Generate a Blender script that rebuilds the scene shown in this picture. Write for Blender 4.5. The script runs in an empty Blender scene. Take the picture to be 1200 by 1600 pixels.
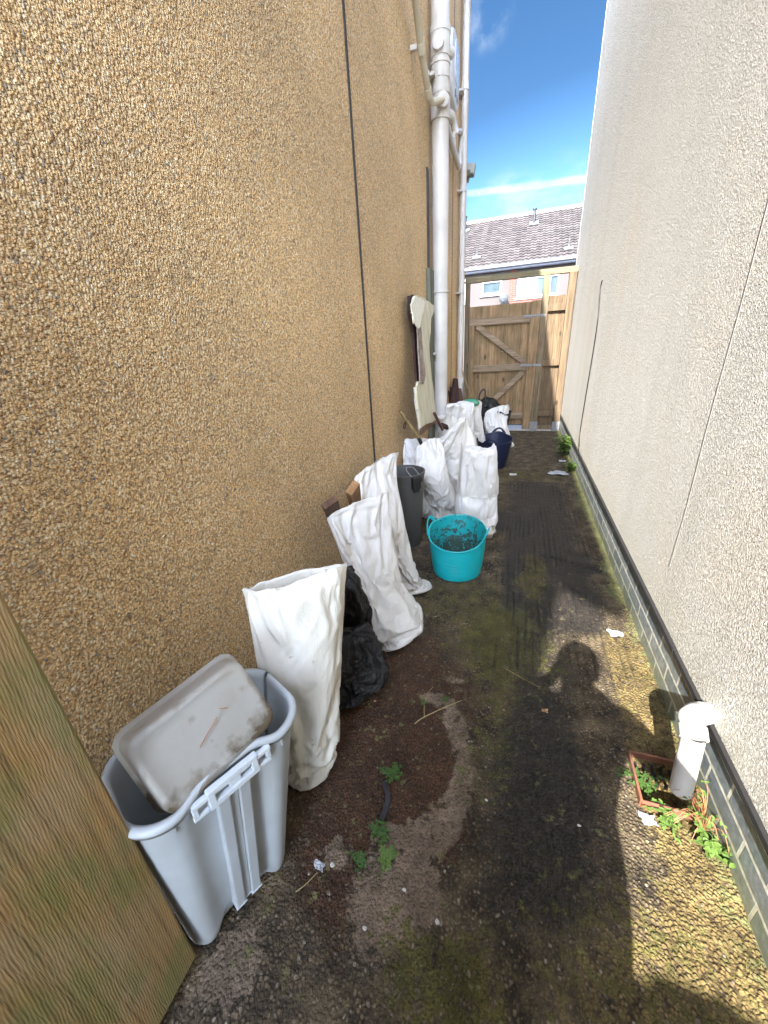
import bpy, math, random
import numpy as np
from mathutils import Vector, Matrix
S = bpy.context.scene
COL = S.collection
rad = math.radians
random.seed(7)
# ------------------------------------------------------------------ camera model (photo 1200x1600)
H = 1.5; F = 600.0
_up = -np.array([88., -1403., -F]); _up /= np.linalg.norm(_up)
_vy = np.array([218., 267., -F]); _vy /= np.linalg.norm(_vy)
_Y = _vy - _up * np.dot(_vy, _up); _Y /= np.linalg.norm(_Y)
_X = np.cross(_Y, _up)
RW = np.stack([_X, _Y, _up])
def ray(u, v): return RW @ np.array([u - 600., 800. - v, -F])
def gz(u, v, z=0.0):
    d = ray(u, v); p = d * ((z - H) / d[2]); return Vector((p[0], p[1], z))
def gx(u, v, x):
    d = ray(u, v); p = d * (x / d[0]); return Vector((x, p[1], H + p[2]))
def gy(u, v, y):
    d = ray(u, v); p = d * (y / d[1]); return Vector((p[0], y, H + p[2]))
# ------------------------------------------------------------------ noise
class Perlin:
    def __init__(s, seed=0):
        r = np.random.RandomState(seed); s.p = np.concatenate([r.permutation(256)] * 3)
        g = r.normal(size=(256, 3)); s.g = g / np.linalg.norm(g, axis=1)[:, None]
    def __call__(s, x, y, z=0.0):
        x, y, z = np.broadcast_arrays(np.asarray(x, float), np.asarray(y, float), np.asarray(z, float))
        xi = np.floor(x).astype(int); yi = np.floor(y).astype(int); zi = np.floor(z).astype(int)
        fx = x - xi; fy = y - yi; fz = z - zi
        q = lambda t: t * t * t * (t * (t * 6 - 15) + 10)
        ux, uy, uz = q(fx), q(fy), q(fz)
        xi &= 255; yi &= 255; zi &= 255
        def gd(i, j, k):
            h = s.p[s.p[s.p[xi + i] + yi + j] + zi + k] & 255
            g = s.g[h]
            return g[..., 0] * (fx - i) + g[..., 1] * (fy - j) + g[..., 2] * (fz - k)
        l = lambda a, b, t: a + t * (b - a)
        return 1.5 * l(l(l(gd(0,0,0), gd(1,0,0), ux), l(gd(0,1,0), gd(1,1,0), ux), uy),
                 l(l(gd(0,0,1), gd(1,0,1), ux), l(gd(0,1,1), gd(1,1,1), ux), uy), uz)
def fbm(P, x, y, z=0.0, o=4):
    t = 0; a = 1; f = 1; n = 0
    for _ in range(o):
        t = t + a * P(x * f, y * f, z * f + 3.7 * _); n += a; a *= .5; f *= 2.03
    return t / n
def sstep(a, b, x):
    t = np.clip((x - a) / (b - a), 0, 1); return t * t * (3 - 2 * t)
# ------------------------------------------------------------------ object helpers
def mesh(name, V, Fc, mat=None, parent=None, smooth=True, attrs=None):
    me = bpy.data.meshes.new(name); me.from_pydata([tuple(v) for v in V], [], [tuple(f) for f in Fc])
    if attrs:
        for k, a in attrs.items():
            at = me.attributes.new(k, 'FLOAT', 'POINT'); at.data.foreach_set('value', np.asarray(a, dtype=np.float32).ravel())
    me.polygons.foreach_set('use_smooth', [smooth] * len(me.polygons)); me.update()
    o = bpy.data.objects.new(name, me); COL.objects.link(o)
    if mat: me.materials.append(mat)
    if parent:
        o.parent = parent; o.matrix_parent_inverse = Matrix.Translation(-parent.location) if parent.type == 'EMPTY' else Matrix()
    return o
def tag(o, label=None, cat=None, group=None, kind=None):
    if label: o['label'] = label
    if cat: o['category'] = cat
    if group: o['group'] = group
    if kind: o['kind'] = kind
    return o
def thing(name, label, cat, loc=(0, 0, 0), group=None):
    o = bpy.data.objects.new(name, None); o.empty_display_size = .1; COL.objects.link(o); o.location = loc
    return tag(o, label, cat, group)
def frame_of(d):
    d = Vector(d).normalized(); a = Vector((0, 0, 1)) if abs(d.z) < .9 else Vector((0, 1, 0))
    x = d.cross(a).normalized(); return x, d.cross(x).normalized()
class MB:
    def __init__(s): s.v = []; s.f = []
    def add(s, V, Fc):
        n = len(s.v); s.v += [tuple(v) for v in V]; s.f += [tuple(i + n for i in f) for f in Fc]
    def box(s, c, size, R=None):
        hx, hy, hz = [q / 2 for q in size]; c = Vector(c); V = []
        for z in (-hz, hz):
            for x, y in ((-hx, -hy), (hx, -hy), (hx, hy), (-hx, hy)):
                p = Vector((x, y, z)); V.append(c + (R @ p if R else p))
        s.add(V, [(3,2,1,0),(4,5,6,7),(0,1,5,4),(1,2,6,5),(2,3,7,6),(3,0,4,7)])
    def bb(s, a, b): s.box([(a[i] + b[i]) / 2 for i in range(3)], [abs(b[i] - a[i]) for i in range(3)])
    def beam(s, a, b, w, t, upv=(0, 1, 0)):
        a = Vector(a); b = Vector(b); d = (b - a); L = d.length; d.normalize()
        n = Vector(upv); n = (n - d * n.dot(d)).normalized(); x = d.cross(n)
        R = Matrix((x, n, d)).transposed(); s.box((a + b) / 2, (w, t, L), R)
    def tube(s, pts, r, n=16, cap=True, sub=0):
        pts = [Vector(p) for p in pts]
        if sub: pts = crom(pts, sub)
        m = len(pts); rr = r if hasattr(r, '__len__') else [r] * m
        if len(rr) != m: rr = [rr[0] + (rr[-1] - rr[0]) * i / (m - 1) for i in range(m)]
        V = []; x = None
        for i, p in enumerate(pts):
            d = (pts[min(i + 1, m - 1)] - pts[max(i - 1, 0)]).normalized()
            if x is None: x, y = frame_of(d)
            x = (x - d * x.dot(d)).normalized(); y = d.cross(x)
            for k in range(n):
                a = 2 * math.pi * k / n; V.append(p + (x * math.cos(a) + y * math.sin(a)) * rr[i])
        Fc = [(i*n+k, i*n+(k+1)%n, (i+1)*n+(k+1)%n, (i+1)*n+k) for i in range(m-1) for k in range(n)]
        if cap: Fc += [tuple(range(n))[::-1], tuple(range((m-1)*n, m*n))]
        s.add(V, Fc)
    def cyl(s, a, b, r, n=24, cap=True): s.tube([a, b], r, n, cap)
    def lathe(s, prof, c=(0,0,0), n=48, fn=None):
        V = []
        for r, z in prof:
            for k in range(n):
                a = 2*math.pi*k/n; p = Vector((r*math.cos(a), r*math.sin(a), z))
                if fn: p = Vector(fn(p, a))
                V.append(p + Vector(c))
        m = len(prof)
        s.add(V, [(i*n+k, i*n+(k+1)%n, (i+1)*n+(k+1)%n, (i+1)*n+k) for i in range(m-1) for k in range(n)])
    def build(s, name, mat, parent=None, smooth=False, bevel=0, label=None):
        o = mesh(name, s.v, s.f, mat, parent, smooth)
        if bevel:
            b = o.modifiers.new('b', 'BEVEL'); b.width = bevel; b.segments = 2; b.limit_method = 'ANGLE'; b.angle_limit = rad(40)
        if smooth and not bevel: autosmooth(o)
        if label: o['label'] = label
        return o
def autosmooth(o, ang=40):
    me = o.data
    import bmesh
    bm = bmesh.new(); bm.from_mesh(me)
    for e in bm.edges:
        if len(e.link_faces) == 2 and e.calc_face_angle(0) > rad(ang): e.smooth = False
    bm.to_mesh(me); bm.free()
def crom(pts, k):
    out = []; n = len(pts)
    for i in range(n - 1):
        p0 = pts[max(i-1, 0)]; p1 = pts[i]; p2 = pts[i+1]; p3 = pts[min(i+2, n-1)]
        for j in range(k):
            t = j / k
            out.append(.5 * ((2*p1) + (p2-p0)*t + (2*p0-5*p1+4*p2-p3)*t*t + (3*p1-p0-3*p2+p3)*t**3))
    out.append(pts[-1]); return out
# ------------------------------------------------------------------ material helpers
class NT:
    def __init__(s, name):
        s.m = bpy.data.materials.new(name); s.m.use_nodes = True; s.t = s.m.node_tree
        s.b = s.t.nodes['Principled BSDF']; s.L = s.t.links
        s.co = s.n('ShaderNodeTexCoord').outputs['Object']
    def n(s, typ, **kw):
        nd = s.t.nodes.new(typ)
        for k, v in kw.items():
            if hasattr(nd, k): setattr(nd, k, v)
        return nd
    def put(s, sock, v):
        if v is None: return
        if isinstance(v, bpy.types.NodeSocket): s.L.new(v, sock)
        elif isinstance(v, (tuple, list)) and len(v) == 3 and sock.type == 'RGBA': sock.default_value = (*v, 1)
        else: sock.default_value = v
    def mapping(s, scale=(1,1,1), rot=(0,0,0), loc=(0,0,0), vec=None):
        nd = s.n('ShaderNodeMapping'); s.put(nd.inputs['Vector'], vec or s.co)
        nd.inputs['Scale'].default_value = scale; nd.inputs['Rotation'].default_value = rot; nd.inputs['Location'].default_value = loc
        return nd.outputs[0]
    def noise(s, scale, detail=4, rough=.55, dist=0, vec=None, out=0):
        nd = s.n('ShaderNodeTexNoise'); s.put(nd.inputs['Vector'], vec or s.co)
        nd.inputs['Scale'].default_value = scale; nd.inputs['Detail'].default_value = detail
        nd.inputs['Roughness'].default_value = rough; nd.inputs['Distortion'].default_value = dist
        return nd.outputs[out]
    def vor(s, scale, feature='F1', vec=None, out='Distance', rnd=1.0):
        nd = s.n('ShaderNodeTexVoronoi'); nd.feature = feature; s.put(nd.inputs['Vector'], vec or s.co)
        nd.inputs['Scale'].default_value = scale; nd.inputs['Randomness'].default_value = rnd
        return nd.outputs[out]
    def ramp(s, fac, stops):
        nd = s.n('ShaderNodeValToRGB'); s.put(nd.inputs[0], fac); e = nd.color_ramp.elements
        while len(e) < len(stops): e.new(.5)
        for i, (p, c) in enumerate(stops):
            e[i].position = p; e[i].color = (c, c, c, 1) if isinstance(c, (int, float)) else (*c, 1)
        return nd.outputs[0]
    def mix(s, f, a, b, mode='MIX'):
        nd = s.n('ShaderNodeMix'); nd.data_type = 'RGBA'; nd.blend_type = mode
        s.put(nd.inputs[0], f); s.put(nd.inputs[6], a); s.put(nd.inputs[7], b); return nd.outputs[2]
    def math(s, op, a, b=None, c=None, clamp=False):
        nd = s.n('ShaderNodeMath', operation=op); nd.use_clamp = clamp
        for i, q in enumerate((a, b, c)): s.put(nd.inputs[i], q)
        return nd.outputs[0]
    def mr(s, v, a, b, c=0., d=1.):
        nd = s.n('ShaderNodeMapRange'); s.put(nd.inputs[0], v)
        for i, q in enumerate((a, b, c, d)): nd.inputs[i+1].default_value = q
        return nd.outputs[0]
    def attr(s, name):
        nd = s.n('ShaderNodeAttribute'); nd.attribute_name = name; return nd.outputs['Fac']
    def sep(s, vec=None):
        nd = s.n('ShaderNodeSeparateXYZ'); s.put(nd.inputs[0], vec or s.co); return nd.outputs
    def bump(s, h, strength=.5, dist=.01, nrm=None):
        nd = s.n('ShaderNodeBump'); s.put(nd.inputs['Height'], h); nd.inputs['Strength'].default_value = strength
        nd.inputs['Distance'].default_value = dist
        if nrm: s.put(nd.inputs['Normal'], nrm)
        return nd.outputs[0]
    def done(s, col=None, rough=None, nrm=None, metal=None, spec=None, **kw):
        s.put(s.b.inputs['Base Color'], col); s.put(s.b.inputs['Roughness'], rough)
        if nrm is not None: s.put(s.b.inputs['Normal'], nrm)
        if metal is not None: s.put(s.b.inputs['Metallic'], metal)
        if spec is not None: s.put(s.b.inputs['Specular IOR Level'], spec)
        for k, v in kw.items(): s.put(s.b.inputs[k.replace('_', ' ')], v)
        return s.m

def m_plain(name, c, rough=.5, var=.12, scale=30, bump=.1, metal=0, dirt=None, dirtamt=.5, spec=.5, bd=.003):
    t = NT(name); n = t.noise(scale, 5); n2 = t.noise(scale * .17, 3)
    k = t.ramp(n, [(.25, 1 - var), (.75, 1 + var)])
    col = t.mix(1., c, k, 'MULTIPLY')
    if dirt: col = t.mix(t.math('MULTIPLY', t.ramp(n2, [(.45, 0.), (.7, 1.)]), dirtamt), col, dirt)
    return t.done(col, t.mr(n2, .3, .7, rough - .08, rough + .08), t.bump(n, bump, bd), metal, spec)

def m_pebbledash():
    t = NT('pebbledash')
    w = t.noise(9, 3, vec=t.co, out=1)
    warp = t.mix(.012, t.co, w)
    mp = t.mapping(scale=(1, 1.25, .85), rot=(.5, 0, 0), vec=warp)
    nd = t.n('ShaderNodeTexVoronoi'); t.put(nd.inputs[0], mp); nd.inputs['Scale'].default_value = 128
    d1, c1 = nd.outputs['Distance'], nd.outputs['Color']
    nd2 = t.n('ShaderNodeTexVoronoi'); t.put(nd2.inputs[0], t.mapping(scale=(1, .8, 1.2), rot=(-.6, .3, 0), loc=(3, 1, 2), vec=warp)); nd2.inputs['Scale'].default_value = 215
    d2, c2 = nd2.outputs['Distance'], nd2.outputs['Color']
    cs = t.sep(c1); cs2 = t.sep(c2)
    stone = t.ramp(cs[0], [(0., (.47, .26, .10)), (.25, (.86, .53, .215)), (.6, (.96, .64, .295)), (.85, (.97, .73, .40)), (1., (.96, .85, .62))])
    stone2 = t.ramp(cs2[0], [(0., (.34, .19, .085)), (.5, (.91, .58, .25)), (1., (.96, .78, .48))])
    pick = t.ramp(cs2[1], [(.5, 0.), (.54, 1.)])
    col = t.mix(pick, stone, stone2)
    grey = t.ramp(cs[1], [(.962, 0.), (.975, .8)])
    col = t.mix(grey, col, (.24, .21, .18))
    # mortar between the chips, with crevice shade put into its colour
    ed = t.ramp(d1, [(.38, 0.), (.72, 1.)])
    col = t.mix(t.math('MULTIPLY', ed, .55), col, (.30, .185, .08))
    pits = t.noise(210, 3, .7); col = t.mix(t.ramp(pits, [(.33, .65), (.43, 0.)]), col, (.2, .12, .055))
    big = t.noise(1.3, 4); col = t.mix(1., col, t.ramp(big, [(.3, .86), (.7, 1.12)]), 'MULTIPLY')
    gap = t.noise(13, 2, vec=t.mapping(loc=(5, 5, 5))); col = t.mix(t.ramp(gap, [(.68, 0.), (.74, .5)]), col, (.2, .14, .08))
    # damp, grimy band low on the wall
    z = t.sep()[2]; zz = t.math('ADD', z, t.math('MULTIPLY', t.noise(3, 4), .5))
    low = t.mr(zz, .75, .2, 0., 1.); col = t.mix(t.math('MULTIPLY', low, .5), col, (.2, .15, .1))
    h = t.math('SUBTRACT', 1.0, t.math('POWER', d1, 1.5)); h2 = t.math('MULTIPLY', t.math('SUBTRACT', 1.0, d2), .55)
    tilt = t.math('MULTIPLY', cs[2], .5)
    hh = t.math('ADD', t.math('ADD', h, h2), t.math('ADD', tilt, t.math('MULTIPLY', t.noise(260, 2), .3)))
    return t.done(col, .62, t.bump(hh, .95, .011), spec=.45)

def m_render_wall():
    t = NT('masonry_paint')
    n = t.noise(1, 3, .6, .9, vec=t.mapping(scale=(115, 115, 88)))
    n2 = t.noise(1, 2, .5, .3, vec=t.mapping(scale=(190, 170, 150)))
    h = t.math('ADD', t.ramp(n, [(.36, 0.), (.5, .75), (.62, 1.)]), t.math('MULTIPLY', n2, .35))
    z = t.sep()[2]; y = t.sep()[1]
    streak = t.noise(1, 4, .6, vec=t.mapping(scale=(1, 3.2, .35)))
    big = t.noise(1.1, 4)
    col = t.mix(t.ramp(streak, [(.42, 0.), (.72, .55)]), (.63, .615, .575), (.50, .49, .445))
    col = t.mix(t.ramp(big, [(.5, 0.), (.75, .4)]), col, (.66, .56, .44))
    hi = t.mr(z, 1.1, 3.4, 0., 1.); col = t.mix(t.math('MULTIPLY', hi, .6), col, (.30, .29, .262))  # brightness falloff up the wall, painted into the colour
    splash = t.mr(t.math('ADD', z, t.math('MULTIPLY', t.noise(5, 4), .35)), .62, .34, 0., 1.)
    col = t.mix(t.math('MULTIPLY', splash, .35), col, (.50, .46, .32))
    crev = t.ramp(n, [(.3, .35), (.48, 0.)]); col = t.mix(crev, col, (.36, .33, .27))
    spots = t.ramp(t.noise(38, 2, vec=t.mapping(loc=(2, 7, 1))), [(.74, 0.), (.8, .5)]); col = t.mix(spots, col, (.36, .27, .16))
    return t.done(col, .75, t.bump(h, .9, .0105), spec=.3)

def m_plinth():
    t = NT('engineering_brick'); s = t.sep(); cb = t.n('ShaderNodeCombineXYZ')
    jig = t.math('MULTIPLY', t.math('SUBTRACT', t.noise(9, 3), .5), .006)
    t.put(cb.inputs[0], s[1]); t.put(cb.inputs[1], t.math('ADD', s[2], jig))
    br = t.n('ShaderNodeTexBrick'); t.put(br.inputs['Vector'], cb.outputs[0]); br.inputs['Scale'].default_value = 1
    br.inputs['Brick Width'].default_value = .225; br.inputs['Row Height'].default_value = .078
    br.inputs['Mortar Size'].default_value = .007; br.inputs['Mortar Smooth'].default_value = .25
    br.inputs['Color1'].default_value = (.11, .135, .16, 1); br.inputs['Color2'].default_value = (.21, .235, .245, 1)
    br.inputs['Mortar'].default_value = (.55, .54, .46, 1)
    n = t.noise(45, 5); col = t.mix(1., br.outputs['Color'], t.ramp(n, [(.3, .65), (.7, 1.35)]), 'MULTIPLY')
    col = t.mix(t.ramp(t.noise(90, 3), [(.62, 0.), (.72, .5)]), col, (.4, .42, .38))
    alg = t.mr(t.math('ADD', s[2], t.math('MULTIPLY', t.noise(11, 4), .13)), .2, .06, 0., 1.)
    col = t.mix(t.math('MULTIPLY', alg, .55), col, (.16, .18, .07))
    h = t.math('ADD', t.math('MULTIPLY', t.math('SUBTRACT', 1., br.outputs['Fac']), 1.), t.math('MULTIPLY', n, .25))
    return t.done(col, .42, t.bump(h, .7, .006), spec=.5)

def m_ground():
    t = NT('alley_concrete')
    A = {k: t.attr(k) for k in ('wet', 'soil', 'mortar', 'moss', 'ochre', 'algae', 'groove')}
    nf = t.noise(160, 4, .65); nm = t.noise(35, 5, .6); nl = t.noise(7, 5, .6)
    nd = t.n('ShaderNodeTexVoronoi'); t.put(nd.inputs[0], t.mix(.01, t.co, t.noise(20, 2, out=1))); nd.inputs['Scale'].default_value = 95
    cs = t.sep(nd.outputs['Color']); peb = t.ramp(nd.outputs['Distance'], [(.3, 1.), (.6, 0.)])
    agg = t.ramp(cs[0], [(0., (.02, .014, .008)), (.4, (.062, .045, .025)), (.75, (.115, .085, .05)), (.94, (.18, .14, .088)), (.99, (.32, .27, .2))])
    nmx = t.math('MULTIPLY_ADD', t.math('ADD', t.math('MULTIPLY', nm, .5), t.math('MULTIPLY', t.noise(14, 6, .7), .5)), 1.6, -.3, True)
    base = t.mix(peb, (.018, .013, .008), agg)
    base = t.mix(t.ramp(nl, [(.35, 0.), (.65, .65)]), base, t.mix(nmx, (.028, .02, .011), (.30, .225, .135)))
    base = t.mix(1., base, t.ramp(nf, [(.3, .7), (.7, 1.3)]), 'MULTIPLY')
    def edge(k, lo=.35, hi=.65, amt=.5):
        return t.mr(t.math('ADD', A[k], t.math('MULTIPLY', t.math('SUBTRACT', nmx, .5), amt * 2.4)), lo, hi, 0., 1.)
    wet = edge('wet', .3, .7, .9)
    soil = edge('soil', .3, .7, 1.)
    col = t.mix(soil, base, t.mix(t.ramp(nf, [(.35, 0.), (.7, 1.)]), (.016, .008, .004), (.105, .052, .026)))
    white = t.ramp(t.vor(60, out='Color'), [(0, 0.), (1, 1.)])
    col = t.mix(wet, col, t.mix(t.ramp(nf, [(.35, 0.), (.75, 1.)]), (.008, .0055, .004), (.034, .025, .018)))
    mor = edge('mortar', .35, .6, 1.1); col = t.mix(mor, col, t.mix(nf, (.08, .056, .038), (.25, .185, .13)))
    och = edge('ochre', .3, .75, 1.); col = t.mix(t.math('MULTIPLY', och, .8), col, t.mix(t.ramp(nm, [(.35, 0.), (.65, 1.)]), t.mix(peb, (.04, .024, .007), (.21, .14, .045)), (.20, .15, .055)))
    mos = edge('moss', .35, .7, 1.3); col = t.mix(t.math('MULTIPLY', mos, .8), col, t.mix(t.ramp(nf, [(.3, 0.), (.7, 1.)]), (.02, .021, .004), (.12, .108, .022)))
    alg = edge('algae', .35, .7, 1.3); col = t.mix(t.math('MULTIPLY', alg, .85), col, t.mix(nf, (.04, .045, .014), (.2, .2, .08)))
    ridge = t.math('MULTIPLY', t.math('MULTIPLY', wet, t.ramp(t.noise(1, 5, .7, vec=t.mapping(scale=(60, 9, 1))), [(.5, 0.), (.68, 1.)])), .5); col = t.mix(ridge, col, (.045, .036, .03))  # paler wet sheen streaks painted into the colour
    col = t.mix(1., col, t.ramp(t.noise(9, 6, .7, vec=t.mapping(loc=(7, 3, 0))), [(.3, .55), (.5, 1.), (.7, 1.55)]), 'MULTIPLY')
    col = t.mix(t.math('MULTIPLY', A['groove'], .8), col, (.006, .005, .004))
    gl = t.ramp(t.vor(70, vec=t.mapping(loc=(3, 1, 0))), [(.04, 1.), (.07, 0.)])
    col = t.mix(t.math('MULTIPLY', gl, .55), col, (.5, .46, .4))
    r = t.math('SUBTRACT', .82, t.math('MULTIPLY', wet, .42)); r = t.math('ADD', r, t.mr(nm, .3, .7, -.12, .12))
    hh = t.math('ADD', t.math('ADD', t.math('MULTIPLY', peb, .8), t.math('MULTIPLY', nf, .9)), t.math('MULTIPLY', nm, .8))
    return t.done(col, r, t.bump(hh, 1., .009), spec=t.math('ADD', .3, t.math('MULTIPLY', wet, .2)))

def m_wood(name, c1, c2, scale=1., rot=(0,0,0), green=None, rough=.75, axis='z', gamt=.6):
    t = NT(name)
    sc = {'z': (34, 34, 1.6), 'x': (1.6, 34, 34), 'y': (34, 1.6, 34)}[axis]
    mp = t.mapping(scale=[q * scale for q in sc], rot=rot)
    g = t.noise(1, 5, .6, .6, vec=mp); g2 = t.noise(.35, 3, .5, .3, vec=mp); gf = t.noise(3.3, 4, .6, .2, vec=mp)
    col = t.mix(t.ramp(g, [(.3, 0.), (.7, 1.)]), c1, c2)
    col = t.mix(t.ramp(gf, [(.35, .55), (.5, 0.)]), col, tuple(q * .35 for q in c1))
    col = t.mix(1., col, t.ramp(g2, [(.3, .75), (.7, 1.2)]), 'MULTIPLY')
    kn = t.vor(4 * scale, vec=t.mapping(scale=(1, 1, .5), loc=(.3, .7, .2))); col = t.mix(t.ramp(kn, [(.05, .9), (.11, 0.)]), col, tuple(q * .3 for q in c1))
    if green: col = t.mix(t.math('MULTIPLY', t.ramp(t.noise(5, 5), [(.42, 0.), (.62, 1.)]), gamt), col, green)
    return t.done(col, rough, t.bump(t.math('ADD', g, t.math('MULTIPLY', gf, .6)), .6, .004), spec=.3)

def m_sack(name, c=(.78, .765, .73), dirt=(.50, .44, .35), amt=.4):
    t = NT(name)
    n = t.noise(6, 5); n2 = t.noise(40, 4)
    col = t.mix(t.math('MULTIPLY', t.ramp(n, [(.48, 0.), (.75, 1.)]), amt), c, dirt)
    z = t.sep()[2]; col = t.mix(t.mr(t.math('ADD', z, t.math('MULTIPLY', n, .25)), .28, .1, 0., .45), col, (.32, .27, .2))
    col = t.mix(t.ramp(t.noise(28, 3, vec=t.mapping(loc=(9, 2, 4))), [(.7, 0.), (.76, .5)]), col, (.22, .16, .1))
    w = t.n('ShaderNodeTexWave'); t.put(w.inputs[0], t.mapping(rot=(.2, .3, .5))); w.inputs['Scale'].default_value = 160; w.inputs['Distortion'].default_value = 1.5
    cr = t.noise(1, 4, .6, 1.4, vec=t.mapping(scale=(26, 26, 12), rot=(.4, .2, .3)))
    cr2 = t.math('ABSOLUTE', t.math('SUBTRACT', cr, .5))
    h = t.math('ADD', t.math('MULTIPLY', cr2, 3.2), t.math('ADD', t.math('MULTIPLY', n2, .5), t.math('MULTIPLY', w.outputs[1], .08)))
    m = t.done(col, .48, t.bump(h, .45, .004), spec=.4)
    tr = t.n('ShaderNodeBsdfTranslucent'); t.put(tr.inputs[0], col); mx = t.n('ShaderNodeMixShader'); mx.inputs[0].default_value = .22
    t.L.new(t.b.outputs[0], mx.inputs[1]); t.L.new(tr.outputs[0], mx.inputs[2]); t.L.new(mx.outputs[0], t.t.nodes['Material Output'].inputs[0])
    return m

def m_blackbag():
    t = NT('black_polythene'); cr = t.noise(1, 4, .6, 1.8, vec=t.mapping(scale=(40, 14, 30), rot=(.3, .5, 0)))
    h = t.math('ABSOLUTE', t.math('SUBTRACT', cr, .5))
    return t.done((.006, .006, .006), .33, t.bump(h, .9, .02), spec=.5)

M = {}
def mats():
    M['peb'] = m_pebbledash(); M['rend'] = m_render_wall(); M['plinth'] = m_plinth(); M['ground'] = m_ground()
    M['sack'] = m_sack('woven_sack'); M['sack2'] = m_sack('woven_sack_dirty', (.78, .77, .75), (.46, .42, .36), .5); M['cream'] = m_sack('cream_sack', (.79, .77, .70), (.56, .50, .40), .4)
    M['black'] = m_blackbag()
    M['dark'] = m_plain('black_plastic', (.012, .012, .013), .4, .1)
    M['bitumen'] = m_plain('bitumen', (.008, .007, .007), .85, .3, 60, .5)
    M['jointblack'] = m_plain('joint_sealant', (.022, .017, .014), .7, .4, 60, .5)
    M['upvc'] = m_plain('grey_white_upvc', (.53, .505, .48), .42, .04, 12, .03, dirt=(.27, .24, .18), dirtamt=.6)
    M['upvcw'] = m_plain('white_upvc', (.52, .515, .50), .35, .03, 12, .03, dirt=(.3, .27, .2), dirtamt=.25)
    M['wasteold'] = m_plain('yellowed_upvc', (.46, .41, .31), .45, .06, 12, .03, dirt=(.3, .26, .17), dirtamt=.45)
    M['binblue'] = m_plain('grey_bin_plastic', (.37, .405, .425), .42, .05, 14, .04, dirt=(.22, .20, .17), dirtamt=.45)
    M['binhandle'] = m_plain('pale_bin_plastic', (.50, .545, .575), .4, .04, 14, .04)
    M['bindark'] = m_plain('dark_grey_plastic', (.07, .07, .066), .45, .1, 20, .05)
    M['teal'] = None
    M['navy'] = m_plain('navy_plastic', (.008, .013, .04), .38, .1)
    M['gate'] = m_wood('gate_timber', (.18, .112, .054), (.36, .24, .135), green=(.09, .085, .04), gamt=.35)
    M['gatex'] = m_wood('rail_timber', (.17, .12, .075), (.31, .235, .165), axis='x')
    M['post'] = m_wood('post_timber', (.085, .055, .03), (.17, .12, .072))
    M['postdark'] = m_wood('weathered_post', (.12, .085, .05), (.24, .175, .11), green=(.1, .1, .06), gamt=.4)
    M['beam'] = m_wood('beam_timber', (.15, .11, .06), (.3, .24, .15), axis='x', green=(.12, .12, .07))
    M['greypost'] = m_wood('grey_green_timber', (.085, .085, .06), (.16, .16, .12))
    M['oldpaint'] = None
    M['darkwood'] = m_wood('dark_red_timber', (.018, .007, .006), (.05, .018, .014), scale=1.5)
    M['brownwood'] = m_wood('brown_offcut', (.05, .025, .014), (.12, .062, .035), scale=1.5)
    M['tanwood'] = m_wood('tan_offcut', (.2, .1, .04), (.36, .2, .09), scale=1.5)
    M['cane'] = m_wood('cane', (.16, .11, .045), (.3, .22, .1), scale=2)
    M['terra'] = m_plain('terracotta', (.17, .065, .035), .7, .3, 50, .4, dirt=(.05, .04, .03), dirtamt=.6)
    M['galv'] = m_plain('galvanised', (.2, .205, .21), .55, .25, 40, .2, metal=.2)
    M['white'] = m_plain('white_paint', (.3, .3, .31), .4, .04)
    M['glass'] = m_plain('window_glass', (.055, .075, .085), .08, .3, 3, 0, spec=.7)
    M['conc'] = m_plain('pale_concrete', (.42, .40, .36), .85, .25, 40, .5)
mats()
def m_teal():
    t = NT('teal_plastic'); inn = t.attr('inside')
    n = t.noise(28, 5, .65, .8); n2 = t.noise(90, 4)
    z = t.sep()[2]
    k = t.math('ADD', n, t.mr(z, .3, .1, -.04, .13))
    d = t.math('MULTIPLY', t.ramp(k, [(.5, 0.), (.58, 1.)]), inn)
    col = t.mix(t.math('MULTIPLY', inn, .35), (.006, .34, .38), (.01, .20, .2))
    col = t.mix(t.math('MULTIPLY', d, .9), col, t.mix(n2, (.008, .012, .008), (.05, .045, .02)))
    col = t.mix(t.math('MULTIPLY', t.ramp(t.noise(14, 4), [(.55, 0.), (.75, .25)]), 1.), col, (.15, .3, .26))
    return t.done(col, t.math('ADD', .36, t.math('MULTIPLY', d, .4)), t.bump(n2, .12, .003))
M['teal'] = m_teal()
def m_oldpaint():
    t = NT('flaking_cream_paint'); n = t.noise(9, 5, .65, .5, vec=t.mapping(scale=(1, 1, .35)))
    col = t.mix(t.ramp(n, [(.35, 0.), (.7, 1.)]), (.55, .52, .40), (.36, .33, .21))
    col = t.mix(t.ramp(t.vor(16), [(.06, .8), (.1, 0.)]), col, (.08, .05, .03))
    return t.done(col, .6, t.bump(n, .6, .01))
M['oldpaint'] = m_oldpaint()
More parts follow.
